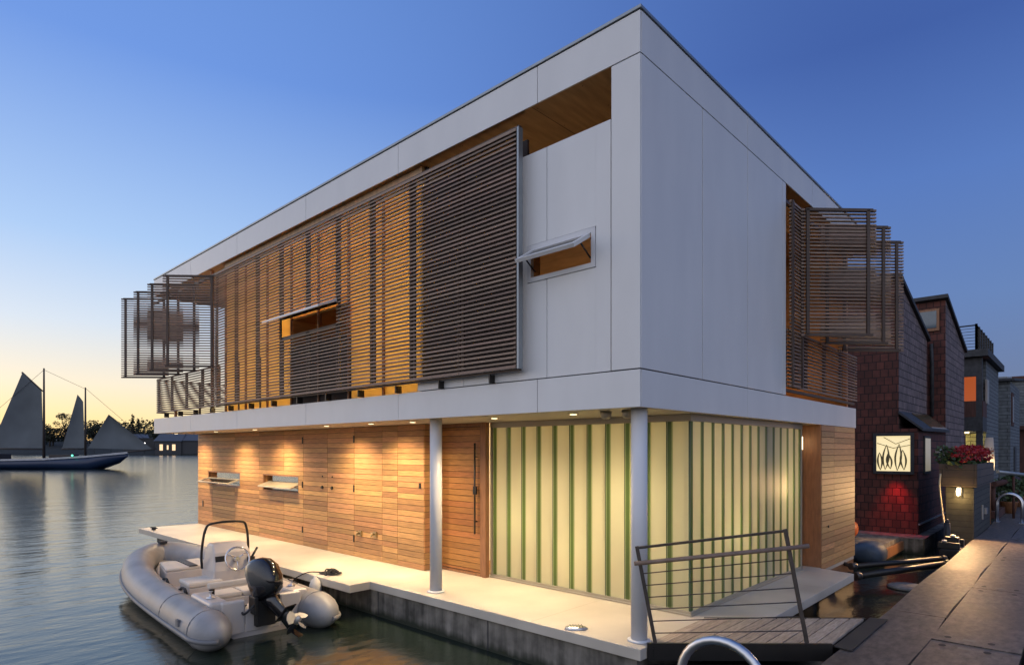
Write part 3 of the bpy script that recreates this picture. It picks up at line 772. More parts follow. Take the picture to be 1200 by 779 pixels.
dv.xf(Matrix.Translation((.12, .83, .008)) @ Matrix.Rotation(-.8, 4, 'Z')); dv.build('deck_drain', ['steel', 'black'], label='low domed metal drain on the deck near the corner column', cat='drain')
# mooring struts
def strut(A, B, r, label):
    A = Vector(A); B = Vector(B); t = thing('mooring_strut', label, 'strut', tuple(A), group='black mooring struts')
    m = MB(); m.tube([A, B], r, 14); m.build('pipe', 'black', t)
    d_ = (B - A).normalized()
    for P_ in (A, B): m = MB(); m.tube([P_ - d_ * .09, P_ + d_ * .02], r * 1.25, 14); m.build('end_collar', 'rail', t)
    m = MB(); m.tube([A + Vector((0, .16, .02)), A - d_ * .05], .035, 10); m.build('pivot', 'rail', t)
strut((6.75, -.14, -.14), (8.62, -1.16, -.13), .048, 'upper black mooring pipe running from the house corner to the dock')
strut((6.60, -.24, -.27), (8.50, -1.22, -.20), .058, 'lower thicker mooring pipe running beside the other to the dock')
k = MB(); k.lathe((7.12, -.86, -.468), [(.30, 0), (.31, .02), (.27, .045), (.02, .055)], 28)
M['disk'] = mat('weathered float disk', (.22, .21, .19), .7, var=.3, scale=12)
k.build('float_disk', 'disk', label='round pale disk floating on the dark water beside the dock', cat='float')
t = thing('mooring_bracket', 'black steel mooring bracket with a short post bolted to the dock edge', 'bracket', (9.5, -1.15, -.1))
k = MB(); k.box(8.9, 9.75, -1.34, -1.05, -.14, .0); k.box(9.0, 9.1, -1.34, -1.0, .0, .12); k.box(9.55, 9.66, -1.34, -1.02, .0, .13); k.box(9.2, 9.4, -1.30, -1.08, .0, .2)
k.build('bracket', 'black', t, bevel=.01)
k = MB(); k.tube([(9.9, -1.03, -.3), (9.9, -1.03, .40)], .055, 12); k.ell((9.9, -1.03, .42), .04, .04, .06); k.build('post', 'black', t)
for P_ in ((9.05, -1.1, .12), (9.6, -1.1, .13), (9.3, -1.2, .2)):
    k = MB(); k.lathe(P_, [(.04, 0), (.04, .04)], 10); k.build('bolt', 'steel', t)

# ------------------------------------------------------------------ inflatable boat
BX, BY, BR = -1.42, 4.66, math.radians(-3.5)
B = thing('inflatable_boat', 'grey inflatable boat with console and tilted black outboard tied beside the deck', 'boat', (BX, BY, -.47), BR, world=False)
M['hypalon'] = mat('grey tube fabric', (.27, .265, .265), .42, var=.3, scale=2.2, rvar=.1, bump=.06, bscale=14)
M['strake'] = mat('dark rub strake', (.16, .16, .165), .5)
M['gel'] = mat('boat gelcoat', (.55, .50, .46), .3, var=.05)
M['cushion'] = mat('cream cushion', (.62, .57, .50), .6, var=.06, bump=.1, bscale=20)
M['cowl'] = mat('black cowling', (.012, .012, .014), .12, var=.1, coat=.5)
M['prop'] = mat('pale propeller', (.42, .40, .37), .35, .4, var=.1)
def catmull(P, n=8):
    P = [Vector(p) for p in P]; Q = [P[0] * 2 - P[1]] + P + [P[-1] * 2 - P[-2]]; out = []
    for i in range(1, len(Q) - 2):
        for k_ in range(n):
            t_ = k_ / n; p0, p1, p2, p3 = Q[i - 1:i + 3]
            out.append(.5 * ((2 * p1) + (p2 - p0) * t_ + (2 * p0 - 5 * p1 + 4 * p2 - p3) * t_ ** 2 + (3 * p1 - p0 - 3 * p2 + p3) * t_ ** 3))
    out.append(P[-1]); return out
half = [(-.68, -.55, .20), (-.68, -.47, .20), (-.68, -.36, .20), (-.68, -.2, .20), (-.68, 0, .20), (-.69, 1.2, .20), (-.69, 2.4, .23), (-.62, 3.4, .29), (-.40, 4.25, .37), (0, 4.62, .42)]
pth = catmull(half + [(-x, y_, z_) for x, y_, z_ in half[-2::-1]])
rad = []
for p_ in pth:
    s = p_.y + .55
    rad.append(.235 * max(.06, math.sqrt(max(0, 1 - (1 - min(1, s / .40)) ** 2))) if s < .40 else .235)
t = MB(); t.tube(pth, rad, 20); tube_o = t.build('tube', 'hypalon', B)
st = MB(); pp = []
for i, p_ in enumerate(pth):
    tg = (pth[min(i + 1, len(pth) - 1)] - pth[max(i - 1, 0)]).normalized(); o_ = Vector((-tg.y, tg.x, 0)).normalized()
    pp.append(p_ + o_ * (rad[i] * .99) + Vector((0, 0, -.05)))
st.tube(pp, .03, 8); st.build('rub_strake', 'strake', B)
for sgn in (-1, 1):                                    # raised seam rings on the tube ends
    bnd = MB(); bnd.tube([(sgn * .68 + .238 * math.cos(2 * PI * i / 24), -.14, .20 + .238 * math.sin(2 * PI * i / 24)) for i in range(24)], .006, 6, closed=True); bnd.build('seam_ring', 'hypalon', B)
for sgn in (-1, 1):
    for y_, zc in ((1.0, .20), (1.9, .21)):
        bnd = MB(); bnd.tube([(sgn * .689 + .235 * math.cos(2 * PI * i / 32), y_, zc + .235 * math.sin(2 * PI * i / 32)) for i in range(32)], .0035, 5, closed=True); bnd.build('tube_seam', 'strake', B)
bnd = MB(); bnd.tube([(.25 + .13 * math.cos(i * .42) , 1.15 + .11 * math.sin(i * .42), .165 + .0012 * i) for i in range(46)], .010, 6); bnd.build('line_coil', 'rope', B)
hl = MB(); secs = []
for y_, w_, kz, cz in ((-.05, .52, -.22, .10), (1.5, .54, -.22, .10), (3.0, .46, -.16, .16), (4.0, .26, .02, .26), (4.5, .04, .25, .34)):
    secs.append([(-w_, y_, cz), (0, y_, kz), (w_, y_, cz), (w_ * .8, y_, cz + .04), (-w_ * .8, y_, cz + .04)])
hl.loft(secs, 0); hl.build('hull', 'gel', B, recalc=True)
fl_ = MB(); fl_.prism([(-.50, .02), (.50, .02), (.50, 2.6), (.36, 3.5), (-.36, 3.5), (-.50, 2.6)], .13, .155); fl_.build('floor', 'gel', B)
tm = MB(); tm.box(-.50, -.22, -.06, .04, .05, .46); tm.box(.22, .50, -.06, .04, .05, .46); tm.box(-.22, .22, -.06, .04, .05, .33); tm.box(-.50, .5, .04, .42, .155, .30); tm.build('transom', 'gel', B, bevel=.02)
for sgn in (-1, 1):
    sp_ = MB(); sp_.box(sgn * .62, sgn * .40, .0, .75, .34, .47); sp_.build('quarter_pad', 'gel', B, bevel=.03)
sea = MB(); sea.box(-.42, .42, .62, .98, .155, .36); seat = sea.build('bench', 'gel', B, bevel=.02)
for P_ in ((-.42, -.01), (.01, .42)):
    k = MB(); k.box(P_[0], P_[1], .62, .98, .36, .42); k.build('cushion', 'cushion', seat, bevel=.02)
k = MB(); k.box(-.46, .46, .56, .62, .52, .60); k.build('backrest', 'cushion', seat, bevel=.02)
for P_ in (-.44, .1):
    k = MB(); k.box(P_, P_ + .06, .57, .61, .36, .52); k.build('bracket', 'black', seat)
sea = MB(); sea.box(-.42, .02, 1.5, 1.95, .155, .38); seat = sea.build('locker', 'gel', B, bevel=.02)
k = MB(); k.box(-.43, .03, 1.49, 1.96, .38, .45); k.build('cushion', 'cushion', seat, bevel=.02)
sea = MB(); sea.prism([(-.40, 2.75), (.40, 2.75), (.30, 3.5), (-.30, 3.5)], .155, .42); seat = sea.build('locker', 'gel', B, bevel=.02)
k = MB(); k.prism([(-.40, 2.75), (.40, 2.75), (.30, 3.5), (-.30, 3.5)], .42, .47); k.build('cushion', 'cushion', seat, bevel=.02)
k = MB(); k.box(-.06, .06, 2.74, 3.5, .472, .485); k.build('strap', 'black', seat)
# console
co = MB(); secs = []
for z_, a0, a1, w_ in ((.155, 1.55, 2.15, .30), (.55, 1.58, 2.12, .29), (.80, 1.66, 2.05, .26), (.92, 1.78, 2.02, .24)):
    cxx = .22; secs.append([(cxx - w_, a0, z_), (cxx + w_, a0, z_), (cxx + w_, a1, z_), (cxx - w_, a1, z_)])
co.loft(secs, 0, smooth=False); con = co.build('console', 'gel', B, bevel=.025, recalc=True)
k = MB(); k.bar((.05, 1.615, .60), (.05, 1.64, .76), .16, .012, up=(0, 1, 0)); k.build('instrument_panel', 'black', con)
k = MB(); k.tube([(.24 + .17 * math.cos(2 * PI * i / 24), 1.50 + .05 * math.sin(2 * PI * i / 24), .72 + .16 * math.sin(2 * PI * i / 24)) for i in range(24)], .014, 8, closed=True)
for a_ in (.5, 2.6, 4.7): k.tube([(.24, 1.53, .72), (.24 + .17 * math.cos(a_), 1.50 + .05 * math.sin(a_), .72 + .16 * math.sin(a_))], .009, 6)
k.tube([(.24, 1.50, .72), (.24, 1.64, .68)], .03, 10); k.build('steering_wheel', 'chrome', con)
k = MB(); k.box(.42, .50, 1.52, 1.62, .62, .72); k.bar((.46, 1.55, .70), (.52, 1.48, .86), .025, .025); k.build('throttle', 'black', con)
k = MB(); k.tube(catmull([(-.10, 2.0, .55), (-.12, 1.95, .80), (-.08, 1.92, 1.12), (.02, 1.9, 1.22), (.42, 1.9, 1.22), (.52, 1.92, 1.12), (.56, 1.95, .80), (.54, 2.0, .55)], 5), .018, 10); k.build('grab_rail', 'black', con)
# grab handles, valves, cleats on the tube
for sgn in (-1, 1):
    for y_ in (.55, 1.25, 2.1, 2.95):
        x_ = sgn * .69; hd = MB()
        hd.tube([(x_ - sgn * .12, y_ - .14, .40), (x_ - sgn * .13, y_ - .06, .445), (x_ - sgn * .13, y_ + .06, .445), (x_ - sgn * .12, y_ + .14, .40)], [.024, .016, .016, .024], 8)
        hd.build('grab_handle', 'rope', B)
    hd = MB(); hd.box(sgn * .92 - .012, sgn * .92 + .012, .15, .24, .22, .30); hd.build('tube_valve', 'strake', B)
    hd = MB(); hd.lathe((sgn * .52, .28, .468), [(.05, 0), (.05, .02), (.014, .022), (.014, .08), (.03, .09)], 12); hd.build('boat_cleat', 'steel', B)
hd = MB(); hd.box(-.06, .06, 4.44, 4.6, .64, .68); hd.build('bow_eye', 'rope', B, bevel=.01)
# outboard, tilted up
ob0 = MB(); ob0.box(-.12, .12, -.16, -.06, .12, .44); ob0.box(-.16, -.11, -.2, .0, .28, .5); ob0.box(.11, .16, -.2, .0, .28, .5)
OB = ob0.build('outboard_motor', 'black', B, bevel=.01)
T0 = Matrix.Translation((0, -.16, .42)) @ Matrix.Rotation(math.radians(24), 4, 'Z')
T = T0 @ Matrix.Rotation(math.radians(-50), 4, 'X') @ Matrix.Scale(.82, 4)
TC = T0 @ Matrix.Rotation(math.radians(-22), 4, 'X') @ Matrix.Scale(.82, 4)
c = MB(); secs = []
for z_, ry, rx, oy in ((.06, .17, .13, -.06), (.12, .24, .175, -.08), (.30, .28, .19, -.10), (.48, .265, .18, -.09), (.60, .21, .15, -.06), (.66, .12, .09, -.03), (.675, .03, .02, -.02)):
    secs.append([(rx * math.copysign(abs(math.cos(a_)) ** .75, math.cos(a_)), oy + ry * math.copysign(abs(math.sin(a_)) ** .75, math.sin(a_)), z_) for a_ in [2 * PI * i / 20 for i in range(20)]])
c.loft(secs).xf(TC); c.build('cowling', 'cowl', OB)
c = MB(); secs = []
for z_, ry, rx, oy in ((.07, .15, .11, -.07), (-.10, .12, .075, -.08), (-.35, .10, .05, -.09), (-.55, .11, .035, -.09)):
    secs.append([(rx * math.cos(a_), oy + ry * math.sin(a_), z_) for a_ in [2 * PI * i / 16 for i in range(16)]])
c.loft(secs)
c.box(-.11, .11, -.30, .02, -.385, -.370)
c.tube([(0, .09, -.60), (0, 0, -.60), (0, -.16, -.60), (0, -.27, -.60)], [.01, .045, .05, .035], 12)
c.bar((0, -.02, -.6), (0, -.08, -.80), .10, .012, up=(0, 1, 0))
c.xf(T); c.build('leg', 'cowl', OB)
c = MB()
for q in range(3):
    a_ = 2 * PI * q / 3 + .5; vs = []
    e1 = Vector((math.cos(a_), 0, math.sin(a_))); e2 = Vector((-math.sin(a_), 0, math.cos(a_)))
    ring = [(.04, -.03), (.08, -.085), (.14, -.095), (.175, -.04), (.175, .03), (.13, .085), (.07, .06)]
    pts = [Vector((0, -.22 + .5 * s_, -.60)) + e1 * r_ + e2 * s_ for r_, s_ in ring]
    c.extrude(pts, (0, -.012, 0))
c.tube([(0, -.17, -.60), (0, -.27, -.60), (0, -.30, -.60)], [.05, .045, .015], 12)
c.xf(T); c.build('propeller', 'prop', OB, recalc=True)
for P_ in ([(-.10, .25, .32), (-.22, .05, .34), (-.26, -.12, .30), (-.14, -.18, .42)], [(.10, .25, .32), (.2, .05, .42), (.16, -.12, .5), (.08, -.18, .5)]):
    c = MB(); c.tube(catmull(P_, 6), .014, 8); c.build('cable', 'rope', OB)
k = MB(); k.tube(catmull([(-.16, 5.24, .03), (-.32, 5.5, .02), (-.42, 5.75, -.10), (-.58, 5.6, -.05), (-.75, 5.0, -.0)], 8), .009, 6)
k.build('mooring_line', 'rope', label='black mooring line from the deck rope to the side of the grey boat', cat='rope')
# fender hung between the boat and the deck
k = MB(); k.lathe((-.40, 5.14, -.40), [(.02, -.02), (.075, .03), (.085, .10), (.085, .30), (.06, .37), (.025, .40), (.02, .44)], 16)
M['fender'] = mat('white fender', (.66, .62, .55), .4, var=.05)
k.build('fender', 'fender', label='small white fender hanging between the grey boat and the deck', cat='fender')

# ------------------------------------------------------------------ cabinet with flower planter and lamp
M['pier'] = courses('cabinet boards', (.035, .03, .02), (.008, .007, .006), 3.0, .12, rough=.6, var=.2, gap=.006)
P = thing('planter_cabinet', 'dark timber dockside cabinet topped by a flower box with a lit lamp', 'planter', (12.4, -1.1, -.45))
k = MB(); k.box(10.9, 14.0, -1.355, -.87, -.45, 1.07); k.build('cabinet', 'pier', P, bevel=.01)
k = MB(); k.box(10.82, 14.1, -1.42, -1.37, 1.08, 1.56); k.box(10.82, 14.1, -.82, -.77, 1.08, 1.56); k.box(10.82, 10.87, -1.37, -.82, 1.08, 1.56); k.box(14.05, 14.1, -1.37, -.82, 1.08, 1.56); k.box(10.87, 14.05, -1.37, -.82, 1.10, 1.42)
M['planterwood'] = courses('planter boards', (.065, .042, .028), (.014, .01, .007), 4.0, .16, rough=.6, var=.25, gap=.008)
k.build('flower_box', 'planterwood', P, bevel=.006)
k = MB(); k.box(10.885, 10.899, -1.14, -1.07, 1.0, 1.06); k.lathe((10.83, -1.105, .85), [(.012, .04), (.036, .06), (.044, .14), (.034, .19), (.01, .21)], 14); 
lampo = k.build('wall_lamp', 'lamp', P)
k = MB(); k.tube([(10.895, -1.105, 1.08), (10.83, -1.105, 1.10), (10.83, -1.105, 1.07)], .012, 8)
for q in range(4):
    a_ = q * PI / 2 + .4; k.tube([(10.83 + .068 * math.cos(a_), -1.105 + .068 * math.sin(a_), .85), (10.83 + .068 * math.cos(a_), -1.105 + .068 * math.sin(a_), 1.06)], .005, 6)
k.build('cage', 'black', lampo)
light('cabinet_lamp_light', 'POINT', (10.66, -1.12, .90), 12, (1, .66, .24), .03)
light('cabinet_lamp_beam', 'SPOT', (10.72, -1.16, .96), 210, (1, .58, .26), .12, 168, .4, (8.5, -1.3, .1))
k = MB(); k.box(10.875, 10.899, -1.36, -1.32, -.3, 1.05); k.build('trim', 'pier', P)
for P_ in ((12.3, 12.36, -1.385, -1.356, .3, .62), (12.8, 13.05, -1.40, -1.356, .38, .52)):
    k = MB(); k.box(*P_); k.build('meter', 'steel', P)
M['leaf'] = mat('green leaves', (.05, .085, .03), .6, var=.5, scale=8)
M['bloom'] = mat('red blossoms', (.32, .008, .012), .5, var=.4, scale=10)
def leafcloud(mb, c, rx, ry, rz, n, s, m, rg, hollow=.3):
    for _ in range(n):
        while True:
            v = Vector((rg.uniform(-1, 1), rg.uniform(-1, 1), rg.uniform(-1, 1)))
            if hollow < v.length < 1: break
        p_ = Vector((c[0] + v.x * rx, c[1] + v.y * ry, c[2] + v.z * rz))
        a_ = Vector((rg.gauss(0, 1), rg.gauss(0, 1), rg.gauss(0, 1))).normalized(); b_ = a_.orthogonal().normalized()
        q = s * rg.uniform(.6, 1.35); b2 = a_.cross(b_)
        mb.add([p_ - b_ * q * .5, p_ + b2 * q * .3, p_ + b_ * q * .5, p_ - b2 * q * .3], [(0, 1, 2, 3)], m)
rg = random.Random(11)
for i, x_ in enumerate((11.15, 11.8, 12.5, 13.3)):
    t = thing('flowering_plant', ['red flowering plant with trailing green leaves at the front of the planter', 'red flowering plant second from the front in the planter', 'red flowering plant third from the front in the planter', 'red flowering plant at the far end of the planter'][i], 'plant', (x_, -1.1, 1.42), group='red flowers in the planter')
    m = MB(); leafcloud(m, (x_, -1.06, 1.58), .42, .36, .22, 260, .11, 0, rg); 
    if i == 0: leafcloud(m, (x_ - .1, -.86, 1.72), .22, .2, .26, 160, .10, 0, rg)
    for q in range(12): m.tube([(x_ + rg.uniform(-.2, .2), -1.1 + rg.uniform(-.2, .2), 1.42), (x_ + rg.uniform(-.35, .35), -1.1 + rg.uniform(-.3, .25), 1.75)], .006, 5)
    m.build('foliage', 'leaf', t)
    m = MB()
    for q in range(44):
        c_ = (x_ + rg.uniform(-.4, .4), -1.12 + rg.uniform(-.34, .24), 1.77 + rg.uniform(-.14, .16)); leafcloud(m, c_, .065, .065, .05, 18, .052, 0, rg, 0)
    m.build('blossom', 'bloom', t)
k = MB(); k.tube(catmull([(10.78, -.80, 1.35), (10.74, -.79, 1.1), (10.76, -.83, .6), (10.6, -.92, .15), (10.3, -1.0, .0), (9.95, -1.0, -.1)], 6), .018, 8)
M['hose'] = mat('beige hose', (.36, .31, .22), .5)
k.build('hose', 'hose', label='beige hose hanging down the left edge of the flower cabinet', cat='hose')
t = thing('lantern', 'slim glass lantern glowing at its foot on the far end of the planter', 'lantern', (14.45, -1.30, .0))
k = MB(); k.tube([(14.45, -1.30, .002), (14.45, -1.30, 1.35)], .035, 10); k.build('post', 'frame_wood', t)
k = MB(); k.lathe((14.45, -1.30, 1.35), [(.10, 0), (.11, .1), (.10, .5), (.08, .82)], 16); M['frost'] = translucent('frosted glass', (.75, .74, .70), .1, .3); k.build('glass_shade', 'frost', t)
k = MB(); k.lathe((14.45, -1.30, 1.36), [(.03, 0), (.035, .1), (.01, .16)], 10); k.build('bulb', 'lamp', t)
light('lantern_light', 'POINT', (14.45, -1.30, 1.56), 1.6, (1, .6, .28), .03)

# ------------------------------------------------------------------ red shingle house next door
M['red'] = courses('red shingles', (.095, .026, .018), (.018, .007, .006), .17, .19, var=.3, gap=.010, bump=.9)
M['redgrey'] = courses('sky sheen shingles', (.17, .125, .12), (.03, .022, .02), .22, .19, var=.25, gap=.010, bump=.9)  # paler grey colour painted in for sky reflected off the red side walls
M['roof'] = mat('dark roofing', (.035, .036, .04), .7, var=.3, scale=8)
M['greyside'] = courses('grey lap siding', (.13, .145, .155), (.04, .045, .05), 5.0, .145, var=.08, gap=.010, bump=.8)
M['yellowside'] = courses('olive lap siding', (.30, .28, .13), (.10, .09, .05), 5.0, .145, var=.08, gap=.010, bump=.8)
M['brownwall'] = mat('brown boards', (.075, .03, .022), .8, var=.3, stretch=(6, 6, 1))
R2 = thing('shingle_house', 'dark red shingled floating house with steep roofs and lit window', 'house', (14.5, 2, -.47))
def gable_wall(mb, x0, x1, y0, y1, zb, zt0, zt1, m=0):
    """block whose roof falls from zt0 at x0 to zt1 at x1"""
    vs = [(x0, y0, zb), (x1, y0, zb), (x1, y1, zb), (x0, y1, zb), (x0, y0, zt0), (x1, y0, zt1), (x1, y1, zt1), (x0, y1, zt0)]
    mb.add(vs, [(3, 2, 1, 0), (4, 5, 6, 7), (0, 1, 5, 4), (1, 2, 6, 5), (2, 3, 7, 6), (3, 0, 4, 7)], m)
k = MB(); k.box(12.0, 20, -.199, 5, -.12, 2.36); gable_wall(k, 12.0, 15.6, .2, 5, 2.36, 5.92, 4.95); k.box(15.6, 15.9, .2, 5, 2.36, 4.9)
gable_wall(k, 15.9, 19.6, -.2, 5.02, 2.36, 6.05, 5.05)
k.build('wall', 'red', R2)
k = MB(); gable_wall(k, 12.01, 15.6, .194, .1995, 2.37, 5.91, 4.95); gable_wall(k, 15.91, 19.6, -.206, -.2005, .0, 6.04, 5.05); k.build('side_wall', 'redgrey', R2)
def roof_slab(x0, x1, y0, y1, z0, z1, th=.10):
    m = MB(); vs = [(x0, y0, z0), (x1, y0, z1), (x1, y1, z1), (x0, y1, z0)]
    m.add(vs + [(a_, b_, c_ + th) for a_, b_, c_ in vs], [(3, 2, 1, 0), (4, 5, 6, 7), (0, 1, 5, 4), (1, 2, 6, 5), (2, 3, 7, 6), (3, 0, 4, 7)]); return m
roof_slab(11.88, 15.75, .12, 5.1, 5.955, 4.92).build('roof', 'roof', R2)
roof_slab(15.75, 19.75, -.28, 5.1, 6.095, 5.02).build('roof', 'roof', R2)
k = MB(); k.add([(11.93, -.30, 2.30), (15.9, -.30, 2.34), (15.9, .19, 2.78), (11.93, .19, 2.72), (11.93, -.30, 2.36), (15.9, -.30, 2.40), (15.9, .19, 2.84), (11.93, .19, 2.78)],
      [(3, 2, 1, 0), (4, 5, 6, 7), (0, 1, 5, 4), (1, 2, 6, 5), (2, 3, 7, 6), (3, 0, 4, 7)]); k.build('bay_roof', 'roof', R2)
k = MB(); k.add([(13.3, -.27, 2.405), (15.6, -.27, 2.43), (15.6, .15, 2.81), (13.3, .15, 2.78), (13.3, -.27, 2.425), (15.6, -.27, 2.45), (15.6, .15, 2.83), (13.3, .15, 2.80)], [(3, 2, 1, 0), (4, 5, 6, 7), (0, 1, 5, 4), (1, 2, 6, 5), (2, 3, 7, 6), (3, 0, 4, 7)])
M['skylight'] = mat('skylight glass', (.16, .12, .07), .1, var=.2); k.build('skylight', 'skylight', R2)
M['artglass'] = emit('lit etched glass', (1.0, .80, .42), .95, (.5, .5, .4))
k = MB()
for a_, b_, c_, e_ in ((-.12, .72, 2.19, 2.26), (-.12, .72, 1.28, 1.35), (-.12, -.05, 1.35, 2.19), (.655, .72, 1.35, 2.19)): k.box(11.94, 11.998, a_, b_, c_, e_)
wd = k.build('window', 'roof', R2)
k = MB(); k.box(11.975, 11.985, -.05, .655, 1.35, 2.19); k.build('pane', 'artglass', wd)
M['leading'] = mat('window leading', (.20, .17, .08), .7)
k = MB()
for y0_, wd2, zb_, zt_, tl_ in ((.08, .055, 1.38, 1.86, .03), (.22, .06, 1.36, 2.0, -.04), (.36, .05, 1.40, 1.78, .05), (.47, .06, 1.38, 1.98, -.03), (.57, .045, 1.37, 1.80, .02)):
    for sg in (-1, 1):
        pts = [(11.968, y0_ + tl_ * s_ / 10 + sg * wd2 * math.sin(PI * s_ / 10), zb_ + (zt_ - zb_) * s_ / 10) for s_ in range(11)]
        k.tube(pts, [.004 + .017 * math.sin(PI * s_ / 10) for s_ in range(11)], 6)
k.tube([(11.968, -.04, 1.97), (11.968, .3, 1.9), (11.968, .64, 2.02)], .008, 6); k.tube([(11.968, -.04, 2.12), (11.968, .25, 2.0), (11.968, .5, 2.16)], .008, 6)
k.build('leading', 'leading', wd)
k = MB(); k.box(12.6, 13.4, -.235, -.201, 1.28, 2.2); wd = k.build('window', 'roof', R2); k = MB(); k.box(12.66, 13.34, -.241, -.236, 1.34, 2.14); k.build('pane', emit('dim side window', (.8, .62, .22), .22), wd)
k = MB(); k.box(15.84, 15.899, -.06, .46, 5.22, 5.84); wd = k.build('window', 'frame_wood', R2); k = MB(); k.box(15.83, 15.839, 0, .40, 5.30, 5.78); k.build('pane', mat('sky lit glass', (.10, .13, .15), .08, spec=.8), wd)
k = MB(); k.tube([(15.8, .12, 4.85), (15.82, .10, 4.3), (15.82, .10, 2.8)], .045, 8); k.build('downpipe', 'roof', R2)
k = MB(); k.box(11.2, 20, -.42, 5, -.6, -.13); k.build('float', 'concrete', R2)
k = MB(); k.box(12.0, 15.9, -.24, -.2, .1, .13); k.build('trim_rail', 'coping', R2)
k = MB(); k.box(15.2, 15.24, -.45, -.2, 1.7, 1.74); k.box(14.3, 14.55, -.30, -.2, 1.78, 1.88); k.build('wall_vent', 'steel', R2)
light('red_light', 'SPOT', (11.74, .24, 1.34), 62, (1, .012, .02), .08, 74, 1.0, (11.97, .24, .0))
# their side float with odds and ends
k = MB(); k.box(9.2, 11.15, .0, 3.0, -.47, -.10); k.box(9.15, 11.2, -.05, 0, -.4, -.2, 1)
k.build('side_float', ['concrete', 'frame_wood'], label='low concrete float lying in the dark gap before the red house', cat='float')
M['tarp'] = mat('blue grey tarp', (.05, .07, .10), .6, var=.4, scale=4, bump=.5, bscale=9)
k = MB(); k.ell((9.15, .16, -.24), .36, .3, .24, 0, 14, 9, .8); k.build('tarp_bundle', 'tarp', label='dark blue tarp bundle on the edge of the low float', cat='tarp')
k = MB(); k.ell((10.2, .78, .10), .16, .16, .20); k.tube([(10.2, .78, .28), (10.2, .78, .36)], .03, 8)
M['orange'] = mat('orange buoy', (.40, .10, .03), .5); k.build('buoy', 'orange', label='orange mooring buoy resting on the low float by the house corner', cat='buoy')

# ------------------------------------------------------------------ grey house and the ones beyond
G2 = thing('grey_house', 'grey sided house with roof terrace railing and orange lit balcony', 'house', (24.5, 2, -.47))
k = MB(); k.box(22.6, 27.0, -.5, 6, -.2, 5.05); k.build('wall', 'greyside', G2)
k = MB(); k.box(22.55, 22.599, -.5, 6, -.2, 2.45); k.build('porch_wall', 'yellowside', G2)
k = MB(); k.box(21.2, 27.2, -.68, 6.1, 5.06, 5.30); k.box(21.35, 22.6, -.52, 6, 2.5, 3.0); k.build('roof', 'roof', G2)
k = MB(); k.box(21.4, 21.6, -.5, -.33, -.2, 5.06); k.box(21.4, 21.48, -.33, 3, 4.4, 5.06); k.build('porch_post', 'roof', G2)
k = MB(); k.box(21.4, 21.45, -.33, 3, 3.0, 3.55); k.box(21.45, 22.6, -.52, -.47, 3.0, 3.55); k.build('balcony_front', 'brownwall', G2)
k = MB(); k.box(22.58, 22.598, -.35, 3, 3.55, 4.5); k.build('window', emit('orange lit window', (1.0, .20, .05), .42, (.03, .02, .02)), G2)
k = MB(); k.box(22.3, 22.9, -.56, -.505, 3.5, 4.35); k.build('side_window', 'frost', G2)
for q, (a_, b_) in enumerate((((21.4, -.34), (21.4, 2.2)), ((21.4, -.34), (26.6, -.34)))):
    k = MB()
    for s_ in range(8): k.tube([(a_[0], a_[1], 5.42 + .105 * s_), (b_[0], b_[1], 5.42 + .105 * s_)], .009 if s_ < 7 else .025, 6)
    n_ = 2 if q == 0 else 7
    for s_ in range(n_ + 1):
        f_ = s_ / n_; x_, y_ = a_[0] + (b_[0] - a_[0]) * f_, a_[1] + (b_[1] - a_[1]) * f_
        k.box(x_ - .035, x_ + .035, y_ - .035, y_ + .035, 5.3, 6.2)
    k.build('roof_railing', 'black', G2)
k = MB(); k.lathe((22.1, .0, 2.46), [(.06, 0), (.07, .03)], 12); k.build('porch_lamp', 'lamp', G2)
light('porch_light', 'POINT', (22.1, 0, 2.3), 8, (1, .8, .4), .06)
k = MB(); k.box(20.6, 27.3, -.75, 6, -.6, -.2); k.build('float', 'concrete', G2)
G3 = thing('gabled_house', 'grey sided house with a pale sloped skylight beyond the terrace house', 'house', (30, 2, -.47))
k = MB(); k.box(28.2, 33.5, -.8, 6, -.2, 4.75); k.build('wall', 'greyside', G3)
roof_slab(28.0, 33.6, -.95, 6, 4.76, 5.2).build('roof', 'roof', G3)
k = MB(); k.box(28.6, 29.6, -.84, -.801, 2.9, 4.3); wd = k.build('window', 'brownwall', G3); k = MB(); k.box(28.75, 29.45, -.85, -.841, 3.05, 4.15); k.build('pane', 'pane', wd)
k = MB(); k.box(29.9, 30.9, -.84, -.801, -.1, 2.0); k.build('door', 'roof', G3)
k = MB(); k.add([(28.1, -.7, 4.90), (30.5, -.7, 5.09), (30.5, .3, 5.09), (28.1, .3, 4.90), (28.1, -.7, 4.95), (30.5, -.7, 5.14), (30.5, .3, 5.14), (28.1, .3, 4.95)], [(3, 2, 1, 0), (4, 5, 6, 7), (0, 1, 5, 4), (1, 2, 6, 5), (2, 3, 7, 6), (3, 0, 4, 7)]); k.build('skylight', 'frost', G3)
k = MB(); k.box(27.9, 34.5, -1.1, 6, -.6, -.2); k.build('float', 'concrete', G3)
G4 = thing('far_house', 'grey house with dark red lower wall closing the end of the dock', 'house', (37, -1, -.47))
k = MB(); k.box(36, 41, -1.3, 5, 3.0, 5.45); k.build('wall', 'greyside', G4)
k = MB(); k.box(36.02, 41, -1.28, 5, -.2, 3.0); k.build('lower_wall', 'brownwall', G4)
k = MB(); k.box(35.8, 41.2, -1.45, 5.1, 5.45, 5.65); k.box(35.7, 36.0, -1.4, 5, 2.9, 3.1); k.build('roof', 'brownwall', G4)
k = MB(); k.box(35.5, 42, -1.36, 6, -.6, -.2); k.build('float', 'concrete', G4)
t = thing('pipe_railing', 'pale pipe handrail on short posts along the far dock edge', 'railing', (16.8, -1.55, 0))
k = MB(); k.tube([(15.0, -1.42, 1.30), (19.0, -2.02, 1.08), (26, -2.1, 1.0)], .045, 10); k.build('handrail', 'coping', t)
